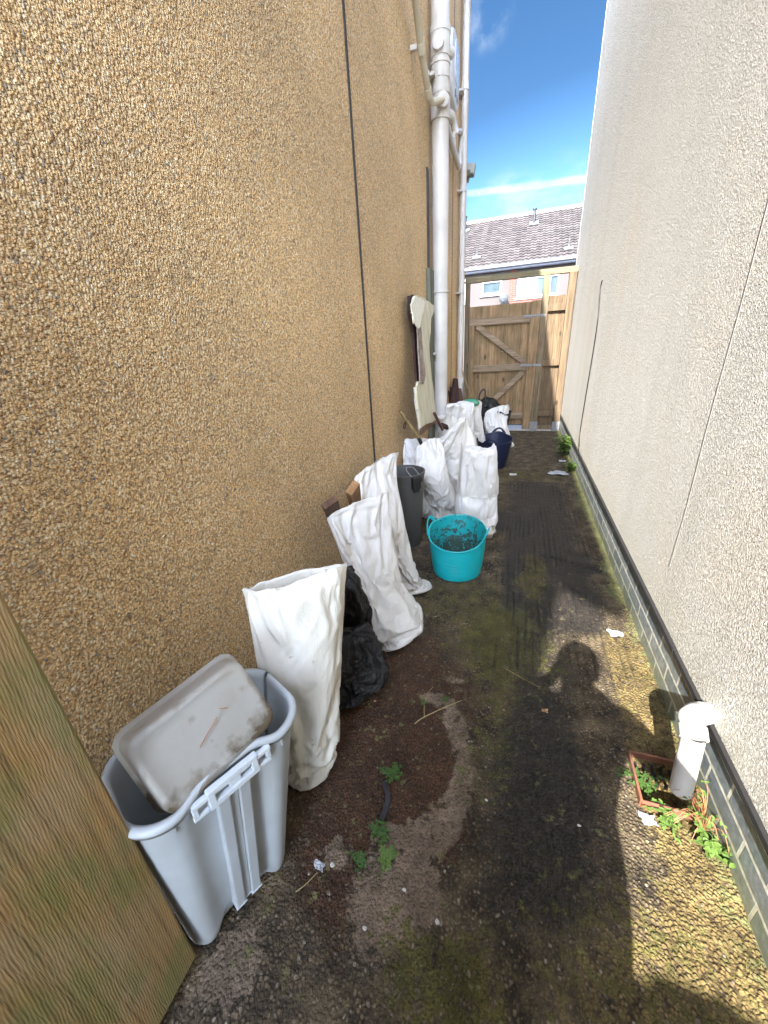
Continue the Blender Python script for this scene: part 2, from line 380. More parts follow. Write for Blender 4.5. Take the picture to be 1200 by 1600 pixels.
def m_boardwood():
    t = NT('mossy_plywood')
    mp = t.mapping(scale=(1, 62, 2.4), rot=(rad(-13), 0, 0)); d = t.noise(2.2, 3, vec=t.mapping(scale=(1, 1, 1)), out=1)
    mp = t.mix(.02, mp, d, 'ADD')
    g0 = t.noise(1, 3, .5, .15, vec=t.mix(.012, t.mapping(scale=(1, 135, 1.6), rot=(rad(-5), 0, 0)), d, 'ADD')); g = t.noise(1, 4, .65, .2, vec=t.mapping(scale=(1, 380, 6), rot=(rad(-5), 0, 0)))
    w = t.n('ShaderNodeTexWave'); w.bands_direction = 'Y'; t.put(w.inputs[0], t.mapping(rot=(rad(6), 0, 0))); w.inputs['Scale'].default_value = 64; w.inputs['Distortion'].default_value = 3.6; w.inputs['Detail'].default_value = 3; w.inputs['Detail Scale'].default_value = .35
    gs = t.math('ADD', t.math('MULTIPLY', w.outputs[1], .2), t.math('MULTIPLY', t.math('MULTIPLY_ADD', t.math('ADD', t.math('MULTIPLY', g0, .5), t.math('MULTIPLY', g, .5)), 2.2, -.6, True), .8))
    pn = t.noise(4.5, 5, .6, vec=t.mapping(scale=(1, 1.6, .8), rot=(rad(-20), 0, 0))); gn = t.noise(6, 5, .6, vec=t.mapping(loc=(4, 3, 1), scale=(1, 1.4, .8)))
    col = t.mix(t.ramp(gs, [(.2, 0.), (.8, 1.)]), (.19, .105, .036), (.38, .225, .08))
    col = t.mix(t.ramp(pn, [(.4, 0.), (.65, .7)]), col, (.3, .23, .13))
    col = t.mix(t.math('MULTIPLY', t.ramp(gn, [(.43, 0.), (.62, 1.)]), .7), col, t.mix(g, (.06, .07, .02), (.24, .24, .07)))
    col = t.mix(t.ramp(gs, [(.12, .75), (.4, 0.)]), col, (.06, .036, .014))
    return t.done(col, .7, t.bump(gs, .8, .004), spec=.3)
M['ply'] = m_boardwood()
def m_clearbox():
    t = NT('milky_plastic'); n = t.noise(9, 6, .65); at = t.attr('dirt')
    col = t.mix(t.ramp(n, [(.4, 0.), (.7, .4)]), (.60, .585, .54), (.46, .40, .30))
    col = t.mix(t.mr(t.math('ADD', at, t.math('MULTIPLY', t.math('SUBTRACT', t.noise(24, 5), .5), 1.6)), .22, .75, 0., .9), col, (.15, .10, .04))
    tr = t.done(col, .3, t.bump(n, .1, .004), spec=.5)
    b2 = t.n('ShaderNodeBsdfTranslucent'); t.put(b2.inputs[0], col); mx = t.n('ShaderNodeMixShader'); mx.inputs[0].default_value = .45
    tp = t.n('ShaderNodeBsdfTransparent'); mx2 = t.n('ShaderNodeMixShader'); mx2.inputs[0].default_value = .42
    t.L.new(t.b.outputs[0], mx.inputs[1]); t.L.new(b2.outputs[0], mx.inputs[2])
    t.L.new(mx.outputs[0], mx2.inputs[1]); t.L.new(tp.outputs[0], mx2.inputs[2]); t.L.new(mx2.outputs[0], t.t.nodes['Material Output'].inputs[0])
    return tr
M['clear'] = m_clearbox()
def m_leaf(name, c1, c2):
    t = NT(name); n = t.noise(30, 3); col = t.mix(n, c1, c2); m = t.done(col, .5, spec=.4)
    tr = t.n('ShaderNodeBsdfTranslucent'); t.put(tr.inputs[0], col); mx = t.n('ShaderNodeMixShader'); mx.inputs[0].default_value = .3
    t.L.new(t.b.outputs[0], mx.inputs[1]); t.L.new(tr.outputs[0], mx.inputs[2]); t.L.new(mx.outputs[0], t.t.nodes['Material Output'].inputs[0])
    return m
M['leaf'] = m_leaf('green_leaf', (.025, .065, .012), (.09, .17, .035))
M['leafp'] = m_leaf('pale_leaf', (.06, .12, .02), (.17, .26, .06))
M['stem'] = m_plain('dry_stem', (.3, .22, .1), .7)
M['stemred'] = m_plain('reddish_stem', (.3, .13, .06), .6)

WX, LX = .70, -.97
# ================================================================== world, sun, camera
def world():
    w = bpy.data.worlds.new('World'); S.world = w; w.use_nodes = True; t = w.node_tree; L = t.links
    bg = t.nodes['Background']; N = t.nodes.new
    sky = N('ShaderNodeTexSky'); sky.sky_type = 'NISHITA'; sky.sun_disc = False
    sky.sun_elevation = rad(40.5); sky.sun_rotation = rad(190.5); sky.air_density = 1.0; sky.dust_density = .25; sky.ozone_density = 3.0; sky.altitude = 50
    co = N('ShaderNodeTexCoord').outputs['Generated']
    def val(op, a, b=None, c=None, clamp=False):
        n = N('ShaderNodeMath'); n.operation = op; n.use_clamp = clamp
        for i, q in enumerate((a, b, c)):
            if q is None: continue
            if isinstance(q, bpy.types.NodeSocket): L.new(q, n.inputs[i])
            else: n.inputs[i].default_value = q
        return n.outputs[0]
    def dot(v):
        n = N('ShaderNodeVectorMath'); n.operation = 'DOT_PRODUCT'; L.new(co, n.inputs[0]); n.inputs[1].default_value = v; return n.outputs['Value']
    def noise(scale, det=5, mp=(1, 1, 1)):
        m = N('ShaderNodeMapping'); L.new(co, m.inputs[0]); m.inputs['Scale'].default_value = mp
        n = N('ShaderNodeTexNoise'); L.new(m.outputs[0], n.inputs[0]); n.inputs['Scale'].default_value = scale; n.inputs['Detail'].default_value = det; n.inputs['Roughness'].default_value = .6
        return n.outputs[0]
    def ss(v, a, b):
        n = N('ShaderNodeMapRange'); n.interpolation_type = 'SMOOTHSTEP'; L.new(v, n.inputs[0]); n.inputs[1].default_value = a; n.inputs[2].default_value = b; return n.outputs[0]
    d1 = ray(728, 303); d2 = ray(905, 281)
    nrm = np.cross(d1, d2); nrm /= np.linalg.norm(nrm)
    wob = val('MULTIPLY', val('SUBTRACT', noise(9, 3), .5), .012)
    dist = val('ABSOLUTE', val('ADD', dot(tuple(nrm)), wob))
    trail = val('MULTIPLY', ss(dist, .0085, .002), val('MULTIPLY', ss(noise(14), .2, .5), .75))
    def blob(u, v, lo, hi, nlo, nhi, amt, sc, mp=(1, 1, 3)):
        d = ray(u, v); d = d / np.linalg.norm(d)
        return val('MULTIPLY', val('MULTIPLY', ss(dot(tuple(d)), lo, hi), ss(noise(sc, 6, mp), nlo, nhi)), amt)
    cl = val('ADD', trail, blob(872, 318, .9965, .9996, .4, .66, .38, 8)); cl = val('ADD', cl, blob(795, 345, .996, .9995, .4, .66, .5, 12, (1, 1, 2)))
    cl = val('ADD', cl, blob(757, 12, .9985, .9998, .45, .75, .4, 16, (1, 1, 1)), clamp=True)
    mx = N('ShaderNodeMix'); mx.data_type = 'RGBA'; L.new(cl, mx.inputs[0]); 
    hs = N('ShaderNodeHueSaturation'); mr_ = N('ShaderNodeMapRange'); L.new(val('MULTIPLY_ADD', dot(tuple(Vector((-.185, -1.0, .86)).normalized())), .5, .5), mr_.inputs[0])
    for q_, v_ in zip((1, 2, 3, 4), (.55, .8, 1.2, .6)): mr_.inputs[q_].default_value = v_
    L.new(mr_.outputs[0], hs.inputs['Saturation']); hs.inputs['Value'].default_value = 1.0
    L.new(sky.outputs[0], hs.inputs['Color']); sd_ = Vector((-.185, -1.0, .86)).normalized(); dt = dot(tuple(sd_))
    vm = N('ShaderNodeVectorMath'); vm.operation = 'SCALE'; L.new(hs.outputs[0], vm.inputs[0])
    cr = N('ShaderNodeValToRGB'); L.new(val('MULTIPLY_ADD', dt, .5, .5), cr.inputs[0]); e = cr.color_ramp.elements
    while len(e) < 5: e.new(.5)
    for i, (p, c) in enumerate([(.0, .3), (.28, .066), (.56, .074), (.76, .75), (1., 1.1)]): e[i].position = p; e[i].color = (c, c, c, 1)
    L.new(val('MULTIPLY', cr.outputs[0], 3.0), vm.inputs['Scale']); L.new(vm.outputs[0], mx.inputs[6]); mx.inputs[7].default_value = (1.15, 1.3, 1.5, 1)
    L.new(mx.outputs[2], bg.inputs[0]); bg.inputs[1].default_value = .15
world()
sun = bpy.data.lights.new('sun', 'SUN'); sun.energy = 4.0; sun.angle = rad(.5); sun.color = (1., .96, .89)
so = bpy.data.objects.new('sun', sun); COL.objects.link(so)
SD = Vector((.185, 1.0, -.86)).normalized()      # light travels this way
so.rotation_euler = SD.to_track_quat('-Z', 'Y').to_euler(); so.location = (-2, -6, 9)
cam = bpy.data.cameras.new('camera'); co_ = bpy.data.objects.new('camera', cam); COL.objects.link(co_); S.camera = co_
cam.sensor_fit = 'VERTICAL'; cam.sensor_height = 36; cam.lens = 36 * F / 1600; cam.clip_start = .02; cam.clip_end = 2000
Rm = Matrix([list(r) for r in RW]).to_4x4(); Rm.translation = (0, 0, H); co_.matrix_world = Rm
S.view_settings.view_transform = 'Standard'; S.view_settings.look = 'None'; S.view_settings.exposure = 2.7
S.cycles.max_bounces = 8; S.cycles.diffuse_bounces = 5; S.cycles.sample_clamp_indirect = 8

P1, P2, P3, P4 = Perlin(1), Perlin(2), Perlin(3), Perlin(4)
# ================================================================== ground
def rect(x, y, x0, x1, y0, y1, s=.05):
    s = s * 2.2
    return sstep(x0 - s, x0 + s, x) * (1 - sstep(x1 - s, x1 + s, x)) * sstep(y0 - s, y0 + s, y) * (1 - sstep(y1 - s, y1 + s, y))
def ell(x, y, cx, cy, rx, ry, s=.65):
    return 1 - sstep(1 - s, 1 + s, np.sqrt(((x - cx) / rx) ** 2 + ((y - cy) / ry) ** 2))
GX0, GX1, GY0, GY1 = .50, .665, 1.03, 1.215       # gully opening
def ground_z(x, y):
    """height and material masks of the alley floor"""
    wx = x + .09 * fbm(P1, x * 4, y * 3, 1, 5); wy = y + .12 * fbm(P2, x * 4, y * 3, 5, 5)
    wet = rect(wx, wy, .0, .50, 2.75, 4.4, .09) + rect(wx, wy, -.02, .12, 2.0, 2.9, .03) + rect(wx, wy, .22, .56, 1.95, 2.8, .05) \
        + rect(wx, wy, .08, .5, 1.95, 2.2, .05) + rect(wx, wy, .08, .30, .7, 2.0, .08) * .95 + rect(wx, wy, -.02, .3, .5, 1.2, .08) * .6
    wet = wet + ell(wx, wy, -.12, 3.3, .16, .22) + ell(wx, wy, .4, 2.62, .26, .09) * .8
    wet *= 1 - rect(wx, wy, .13, .24, 2.12, 2.72, .02) * .95
    ochpre = sstep(.46, .56, wx) * (1 - sstep(1.8, 2.1, y))
    soil = ell(wx, wy, -.45, 1.15, .36, .52) + ell(wx, wy, -.22, .85, .13, .22) * .9 + ell(wx, wy, -.38, .55, .22, .16) * .7
    ring = np.abs(np.sqrt(((wx + .36) / .27) ** 2 + ((wy - .98) / .30) ** 2) - 1)
    mortar = (1 - sstep(.05, .22, ring)) * sstep(-.36, -.28, wx) * .75
    mortar = mortar + ell(wx, wy, -.27, .52, .08, .13) + ell(wx, wy, -.60, .27, .07, .07) * 1.1 + ell(wx, wy, -.18, .6, .06, .1) + rect(wx, wy, .28, .38, 2.3, 2.45, .02) * .35 + ell(wx, wy, -.43, .62, .05, .04) * .8 + ell(wx, wy, -.2, 1.42, .05, .03) * .5
    soil = soil * (1 - np.clip(mortar, 0, 1))
    moss = ell(wx, wy, .05, 1.7, .22, .3) * .75 + ell(wx, wy, -.25, 2.0, .35, .35) * .5 + ell(wx, wy, -.06, .42, .16, .12) * .8 + ell(wx, wy, .0, 1.15, .12, .3) * .45 \
        + ell(wx, wy, .18, 2.45, .1, .32) * .6 + ell(wx, wy, .1, 4.7, .4, .2) * .6 + ell(wx, wy, .38, .6, .3, .2) * .4
    ochre = ochpre * .85 + ell(wx, wy, .45, .55, .3, .2) * .8
    algae = sstep(.60, .68, wx + .02 * P3(x * 20, y * 20)) * sstep(1.9, 2.4, y) * .75 + sstep(.64, .69, wx) * .4
    damp = sstep(4.4, 4.8, y) * .25
    wetc = np.clip(wet, 0, 1) * (1 - .8 * np.clip(ochpre, 0, 1))
    # relief: tamped ridges running along the alley, worn edges, slump
    ph = (x + .03 * fbm(P3, x * 2.5, y * .9, 2, 3)) / .036
    ribs = np.abs((ph % 1) - .5) * 2
    rmask = np.clip(rect(wx, wy, -.1, .62, 1.5, 4.5, .08), 0, 1) * (.6 + .4 * sstep(-.25, .3, fbm(P1, x * 4, y * 1.5, 9, 3) + .25 * wetc)) + .25 * rect(wx, wy, -.1, .65, .2, 1.0, .1)
    gro = rmask * (1 - sstep(.1, .5, ribs)) * np.clip(.62 + 1.4 * fbm(P4, x * 24, y * 2.5, 1, 4), 0, 1.3) * sstep(-.3, .2, fbm(P1, x * 3, y * 3, 6, 4))
    z = -.009 * gro
    z = z + .006 * fbm(P2, x * 5, y * 5, 0, 4) + .0040 * fbm(P4, x * 50, y * 50, 0, 3)
    z = z + .004 * np.clip(mortar, 0, 1) - .003 * np.clip(soil, 0, 1) + .0045 * np.clip(soil, 0, 1) * fbm(P1, x * 26, y * 26, 3, 3)
    z = z + .012 * sstep(.6, .7, wx) * (.5 + P3(x * 12, y * 12))
    crack = np.abs(y - 4.42 - .08 * P1(x * 4, 0, 3)); z = z - .012 * (1 - sstep(.0, .03, crack)) * (x > -.1)
    crack2 = np.abs(y - (2.75 - .35 * (x - .25)) - .05 * P1(x * 6, 1, 3)); cm = (1 - sstep(.0, .035, crack2)) * sstep(.2, .3, x) ; z = z - .014 * cm
    wetc = np.clip(wetc + cm * .9 + (1 - sstep(0, .04, crack)) * .6 * (x > 0), 0, 1)
    pit = (x > GX0 + .01) * (x < GX1 - .01) * (y > GY0 + .01) * (y < GY1 - .01)
    z = np.where(pit, -.09, z)
    soil = np.where(pit, 1, soil)
    return z, dict(wet=wetc, soil=np.clip(soil, 0, 1), mortar=np.clip(mortar, 0, 1), moss=np.clip(moss, 0, 1), ochre=np.clip(ochre, 0, 1) * (1 - wetc * .7), algae=np.clip(algae, 0, 1), groove=np.clip(gro, 0, 1))
def grid_faces(nx, ny):
    i = np.arange(nx - 1)[None, :] + np.arange(ny - 1)[:, None] * nx; i = i.ravel()
    return np.stack([i, i + 1, i + nx + 1, i + nx], 1)
def alley():
    xs = np.linspace(-1.05, .78, 460)
    ys = np.concatenate([np.linspace(-1.6, .1, 60)[:-1], np.linspace(.1, 2.4, 520)[:-1], np.linspace(2.4, 7.9, 420)])
    X, Y = np.meshgrid(xs, ys); z, at = ground_z(X, Y)
    V = np.stack([X.ravel(), Y.ravel(), z.ravel()], 1)
    me = bpy.data.meshes.new('alley_floor'); Fc = grid_faces(len(xs), len(ys))
    me.from_pydata(V.tolist(), [], Fc.tolist())
    for k, a in at.items():
        q = me.attributes.new(k, 'FLOAT', 'POINT'); q.data.foreach_set('value', a.astype(np.float32).ravel())
    me.polygons.foreach_set('use_smooth', [True] * len(me.polygons)); me.materials.append(M['ground'])
    o = bpy.data.objects.new('path', me); COL.objects.link(o); tag(o, kind='structure')
alley()
pt = MB(); pt.add([(-.97, -14, -.004), (9, -14, -.004), (9, -1.59, -.004), (-.97, -1.59, -.004)], [(0, 1, 2, 3)]); tag(pt.build('bounce_slab', M['conc']), kind='structure')  # unseen pale slab behind the camera, added to bounce sunlight into the alley
far = MB(); far.add([(-400, -400, -.12), (400, -400, -.12), (400, 600, -.12), (-400, 600, -.12)], [(0, 1, 2, 3)])
tag(far.build('ground', m_plain('asphalt', (.06, .06, .058), .9, .2, 40, .3)), kind='structure')

# ================================================================== left house
LY1 = 7.22; LY0 = -4.78; LZ = 6.4
hl = thing('pebbledashed_house', 'tan pebble-dashed house wall filling the left side of the passage', 'house', (LX - 3, 1, 0))
b = MB(); b.bb((LX - 7, LY0, -.1), (LX, LY1, LZ)); b.build('wall', M['peb'], hl)
jt = MB(); jt.bb((LX - .01, 2.548, .0), (LX + .006, 2.572, LZ)); jt.build('movement_joint', M['jointblack'], hl, bevel=.002)
rf = MB(); A = [(LX - 7.3, -5.7), (LX + .26, 7.5)]
V = [(LX + .26, -5.4, LZ), (LX + .26, 7.5, LZ), (LX - 3.5, 7.5, LZ + 2.3), (LX - 3.5, -5.4, LZ + 2.3), (LX - 7.3, -5.4, LZ), (LX - 7.3, 7.5, LZ)]
V2 = [(x, y, z + .12) for x, y, z in V]
rf.add(V + V2, [(0,1,2,3),(3,2,5,4),(7,6,9,8),(8,9,10,11)][:2] + [(6,9,8,7),(9,10,11,8),(0,6,7,1),(4,5,11,10),(1,7,8,2),(2,8,11,5),(0,3,9,6),(3,4,10,9)])
rf.build('roof', m_plain('brown_tiles', (.1, .07, .05), .8, .3, 20, .5), hl)
gt = MB(); gt.tube([(LX + .2, -4.7, LZ - .03), (LX + .2, 7.4, LZ - .03)], .055, 12); gt.build('gutter', M['upvc'], hl, True)
# ================================================================== right house
RY0, RY1, RZ = -1.75, 7.75, 6.2  # unseen end behind the camera cut short to let more sky light in
hr = thing('rendered_house', 'cream textured house wall above a dark brick plinth on the right of the passage', 'house', (WX + 3, 1, 0))
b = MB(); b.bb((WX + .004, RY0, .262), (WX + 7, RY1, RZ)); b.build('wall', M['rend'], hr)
b = MB(); b.bb((WX, RY0, -.1), (WX + 6.99, RY1 - .01, .2465)); b.build('brick_plinth', M['plinth'], hr)
b = MB()
y = RY0
for i, ln in enumerate([3.3, 2.2, 1.55, 2.6, 1.6, 1.6]):
    y1 = min(y + ln, RY1); off = .002 * (i % 2)
    b.bb((WX - .010 - off, y, .247), (WX + .02, y1 - .003, .270 + off)); y = y1
b.build('drip_strip', M['bitumen'], hr, bevel=.003)
b = MB(); V = [(WX - .12, RY0 - .2, RZ), (WX - .12, RY1 + .3, RZ), (WX + 3.4, RY1 + .3, RZ + 2.2), (WX + 3.4, RY0 - .2, RZ + 2.2), (WX + 7.1, RY0 - .2, RZ), (WX + 7.1, RY1 + .3, RZ)]
V = [(max(x, WX + .02), y_, z) for x, y_, z in V]
V2 = [(x, y_, z + .1) for x, y_, z in V]
b.add(V + V2, [(0,1,2,3),(3,2,5,4),(6,9,8,7),(9,10,11,8),(0,6,7,1),(4,5,11,10),(1,7,8,2),(2,8,11,5),(0,3,9,6),(3,4,10,9)])
b.build('roof', m_plain('grey_tiles', (.12, .1, .09), .8, .3, 20, .5), hr)
b = MB()      # tile hanging on the front, seen edge-on past the corner
k = 0; z = 2.45
while z < RZ - .1:
    R = Matrix.Rotation(rad(5), 3, 'X'); b.box((WX + 1.5, RY1 + .03, z + .15), (3.0, .014, .33), R); z += .29; k += 1
b.build('tile_hanging', m_plain('pale_hung_tiles', (.36, .31, .28), .7, .2, 20, .3), hr)
b = MB(); pts = [gx(941, 438, WX - .002), gx(938, 452, WX - .004), gx(934, 500, WX - .006), gx(925, 560, WX - .006), gx(915, 620, WX - .006), gx(906, 676, WX - .008), gx(905, 690, WX - .02), gx(905, 697, WX - .022)]
b.tube(pts, .0055, 8, sub=5); cb_ = b.build('cable', M['dark'], None, True)
tag(cb_, 'thin black cable hanging down the cream wall near the far gate', 'cable')
b = MB(); b.tube([gx(1215, 265, WX + .0015), gx(1199, 322, WX + .0015), gx(1160, 470, WX + .0015), gx(1110, 650, WX + .0015), gx(1075, 785, WX + .0015), gx(1046, 885, WX + .0015)], .0010, 6, sub=6)
tag(b.build('wire', m_plain('grey_wire', (.2, .19, .18), .6, .05), None, True), 'thin pale grey wire running up the cream wall', 'wire')

# ================================================================== pipes on the left house
sp = thing('soil_pipe', 'thick grey-white vertical soil pipe with branch sockets on the tan wall', 'pipe', (LX + .1, 4.6, 0))
PX_, PY_, PR = LX + .10, 4.6, .078
b = MB(); b.cyl((PX_, PY_, .0), (PX_, PY_, LZ - .02), PR, 40); b.build('pipe', M['upvc'], sp, True)
def pz(v): return gx(688, v, PX_).z
for (v0, v1, e) in [(43, 55, .010), (55, 92, .006), (98, 104, .010), (104, 126, .004), (140, 150, .005), (155, 190, .010), (455, 458, .009), (612, 640, 0)][:7]:
    b = MB(); z1, z0 = pz(v0), pz(v1); r = PR + e
    b.lathe([(PR, z0), (r, z0), (r + .001, (z0 + z1) / 2), (r, z1), (PR, z1)], (PX_, PY_, 0), 40); b.build('collar', M['upvc'], sp, True)
b = MB(); b.cyl((PX_ + .02, PY_ - .06, pz(166)), (PX_ + .05, PY_ - .13, pz(166) - .01), .052, 24); b.build('branch_socket', M['upvc'], sp, True, .003)
b = MB(); b.cyl((PX_ + .03, PY_ + .02, pz(176)), (PX_ + .07, PY_ + .12, pz(176)), .05, 24); b.build('branch_socket', M['upvc'], sp, True, .003)
b = MB(); b.cyl((PX_, PY_ - .05, pz(78)), (PX_ - .0, PY_ - .115, pz(78)), .048, 24); b.build('blanking_cap', M['upvc'], sp, True, .003)
b = MB(); b.cyl((PX_ + .04, PY_ + .05, pz(74)), (PX_ + .07, PY_ + .12, pz(74)), .048, 24); b.build('blanking_cap', M['upvc'], sp, True, .003)
for v in (124, 552):
    b = MB(); zz = pz(v); b.bb((LX, PY_ - .14, zz - .018), (LX + .03, PY_ - .05, zz + .018)); b.bb((LX + .02, PY_ - .12, zz - .013), (LX + .07, PY_ - .06, zz + .013)); b.build('wall_bracket', M['upvc'], sp, bevel=.004)
# waste pipe that comes down from the upper left into the soil pipe
wp = thing('waste_pipe', 'thin yellowed waste pipe slanting down the wall into the soil pipe', 'pipe', (LX + .05, 4.1, 4))
X_ = LX + .075
pts = [gx(628, -90, X_), gx(649, 0, X_), gx(658, 76, X_), gx(669, 145, X_), gx(672, 157, X_), gx(676, 160, X_ + .01)]
b = MB(); b.tube(pts + [Vector((PX_ + .045, PY_ - .11, pz(167)))], .026, 16); b.build('pipe', M['wasteold'], wp, True)
for i in (2, 3):
    d = (pts[i] - pts[i-1]).normalized() * .03; b = MB(); b.cyl(pts[i] - d, pts[i] + d, .031, 18); b.build('coupling', M['wasteold'], wp, True)
b = MB(); q = pts[2]; b.bb((LX, q.y - .045, q.z - .015), (LX + .05, q.y - .01, q.z + .015)); b.build('wall_bracket', M['upvc'], wp, bevel=.003)
# lower right pipes between the soil pipe and the rainwater pipe
w2 = thing('waste_pipe', 'short waste pipe running from behind the soil pipe down to the rainwater pipe', 'pipe', (LX + .05, 5.5, 3.5))
X2 = LX + .06
b = MB(); b.tube([gx(697, 188, X2), gx(706, 225, X2), gx(715, 254, X2), gx(717, 262, X2)], .03, 16); b.build('pipe', M['upvcw'], w2, True)
q = gx(707, 222, X2); d = Vector((0, .03, -.035)); b = MB(); b.cyl(q - d, q + d, .037, 18); b.build('coupling', M['upvc'], w2, True)
w3 = thing('overflow_pipe', 'short hooked overflow pipe beside the rainwater pipe', 'pipe', (LX + .05, 6.0, 3.7))
b = MB(); b.tube([Vector((LX - .01, 5.95, 3.95)), gx(713, 206, X2), gx(719, 205, X2), gx(720, 213, X2), gx(718, 258, X2)], .03, 14); b.build('pipe', M['upvc'], w3, True)
w4 = thing('waste_pipe', 'stubby grey waste pipe dropping from the upper socket of the soil pipe', 'pipe', (LX + .05, 5.1, 3.6))
b = MB(); b.tube([Vector((PX_ + .05, PY_ + .12, pz(176))), gx(706, 178, X2), gx(708, 205, X2), gx(707, 222, X2)], .024, 14); b.build('pipe', M['wasteold'], w4, True)
# rainwater pipe
rp = thing('rainwater_pipe', 'slim white rainwater pipe at the far corner of the tan wall', 'pipe', (LX + .06, 6.42, 0))
TX, TY, TR = LX + .06, 6.42, .040
b = MB(); b.cyl((TX, TY, .0), (TX, TY, LZ - .02), TR, 24); b.build('pipe', M['upvc'], rp, True)
def tz(v): return gx(724, v, TX).z
for v in (125, 296, 457, 590):
    b = MB(); zz = tz(v); b.lathe([(TR, zz - .035), (TR + .008, zz - .035), (TR + .008, zz + .035), (TR, zz + .035)], (TX, TY, 0), 24); b.build('collar', M['upvc'], rp, True)
for v in (134, 300, 459):
    b = MB(); zz = tz(v) - .02; b.bb((LX, TY - .13, zz - .012), (LX + .03, TY - .03, zz + .012)); b.bb((LX, TY + .03, zz - .012), (LX + .03, TY + .1, zz + .012)); b.bb((LX + .01, TY - .12, zz - .01), (TX, TY, zz + .01)); b.build('wall_bracket', M['upvc'], rp, bevel=.003)
# brick-red vertical line behind the rainwater pipe (exposed corner bead)
b = MB(); b.bb((LX - .01, 5.93, 0), (LX + .005, 5.955, LZ - .1)); b.build('corner_bead', m_plain('old_bead', (.16, .11, .08), .8, .3), hl)
# oval boiler terminal / alarm box
ab = thing('alarm_box', 'white rounded alarm box with grey markings, high on the tan wall behind the soil pipe', 'alarm box', (LX + .04, 5.5, 4.3))
def rounded(mb, cy, cz, hy, hz, x0, x1, n=40, p=2.6, sh=.82, tilt=0.):
    V = []; fr = [(x0, 1), (x0 + (x1 - x0) * .6, 1), (x0 + (x1 - x0) * .9, .95), (x1, sh)]
    for x, s in fr:
        for k in range(n):
            a = 2 * math.pi * k / n; c, s_ = math.cos(a), math.sin(a)
            yy = hy * s * abs(c) ** (2 / p) * (1 if c > 0 else -1); zz = hz * s * abs(s_) ** (2 / p) * (1 if s_ > 0 else -1)
            V.append((x, cy + yy * math.cos(tilt) - zz * math.sin(tilt), cz + zz * math.cos(tilt) + yy * math.sin(tilt)))
    m = len(fr); mb.add(V, [(i*n+k, i*n+(k+1)%n, (i+1)*n+(k+1)%n, (i+1)*n+k) for i in range(m-1) for k in range(n)] + [tuple(range((m-1)*n, m*n))])
q = gx(708, 112, LX + .05)
b = MB(); rounded(b, q.y, q.z, .24, .30, LX, LX + .085); b.build('case', M['upvcw'], ab, True)
b = MB(); rounded(b, q.y + .02, q.z + .06, .13, .17, LX + .083, LX + .095); b.build('lens_panel', m_plain('pale_blue_plastic', (.5, .56, .68), .25, .03), ab, True)
M['ink'] = m_plain('grey_ink', (.12, .12, .13), .6, .1)
xq = LX + .0875
for (yy, zz, w_, h_) in [(-.08, -.2, .012, .05), (-.04, -.2, .012, .05), (-.06, -.178, .04, .012), (-.06, -.222, .04, .012), (.03, -.21, .012, .06), (.08, -.21, .012, .06), (.055, -.21, .05, .012)]:
    b = MB(); b.box((xq, q.y + yy, q.z + zz), (.004, w_, h_)); b.build('marking', M['ink'], ab)
fl = thing('security_light', 'small grey security light jutting from the far corner of the tan house', 'light', (LX, 7.2, 3.9))
q0 = gy(738, 268, 7.26)
b = MB(); b.bb((LX - .02, 7.225, q0.z - .05), (q0.x - .03, 7.245, q0.z + .02)); b.build('bracket', M['greypost'], fl)
b = MB(); R = Matrix.Rotation(rad(-18), 3, 'X') @ Matrix.Rotation(rad(8), 3, 'Y'); b.box((q0.x - .03, 7.30, q0.z + .03), (.13, .1, .15), R); b.build('housing', m_plain('grey_metal', (.22, .22, .18), .5, .1), fl, bevel=.015)
b = MB(); b.tube([(q0.x - .06, 7.28, q0.z - .03), (q0.x - .06, 7.27, q0.z - .12)], [.03, .012], 14); b.build('sensor', M['greypost'], fl, True)
# black strip and grey-green timber behind the soil pipe
b = MB(); p0 = gx(671, 266, LX + .012); p1 = gx(672, 420, LX + .012)
b.bb((LX, 4.43, p1.z), (LX + .012, 4.50, p0.z)); tag(b.build('strip', M['dark'], None, bevel=.002), 'narrow black strip fixed upright to the tan wall left of the soil pipe', 'strip')
b = MB(); b.bb((LX, 4.36, .0), (LX + .045, 4.56, gx(672, 418, LX + .045).z)); tag(b.build('timber_board', M['greypost'], None, bevel=.003), 'grey-green weathered board standing upright between the tan wall and the soil pipe', 'board')
def strap_marks(): pass

# ================================================================== right-hand drain pipe, gully
dp = thing('drain_pipe', 'white plastic elbow pipe coming out of the cream wall above the gully', 'pipe', (.6, 1.1, .3))
pr = .0315
e0 = gx(1112, 1113, WX + .03); e1 = gx(1080, 1116, .607); e2 = gx(1084, 1150, .603); e3 = gx(1063, 1236, .600)
c_ = e1 + Vector((0, 0, 0))
b = MB(); b.tube([e0, e0 * .45 + e1 * .55], pr + .004, 28); b.build('stub', M['upvcw'], dp, True)
b = MB(); arc = [e0 * .5 + e1 * .5, e0 * .25 + e1 * .75, e1 + Vector((.012, 0, -.002)), e1 + Vector((0, -.004, -.016)), e1 * .5 + e2 * .5, e2]
b.tube(arc, pr + .003, 28, sub=5); b.build('elbow', M['upvcw'], dp, True)
b = MB(); b.tube([e2 + (e1 - e2) * .45, e2 - (e1 - e2) * .12], pr + .0065, 28); b.build('collar', M['upvcw'], dp, True)
b = MB(); b.tube([e2, e3], pr, 28, cap=False); b.tube([e3, e2], pr - .004, 28, cap=False); b.build('pipe', M['upvcw'], dp, True)
gu = thing('gully', 'square terracotta gully frame in the ground under the white drain pipe', 'drain', (.58, 1.12, 0))
fw = .009
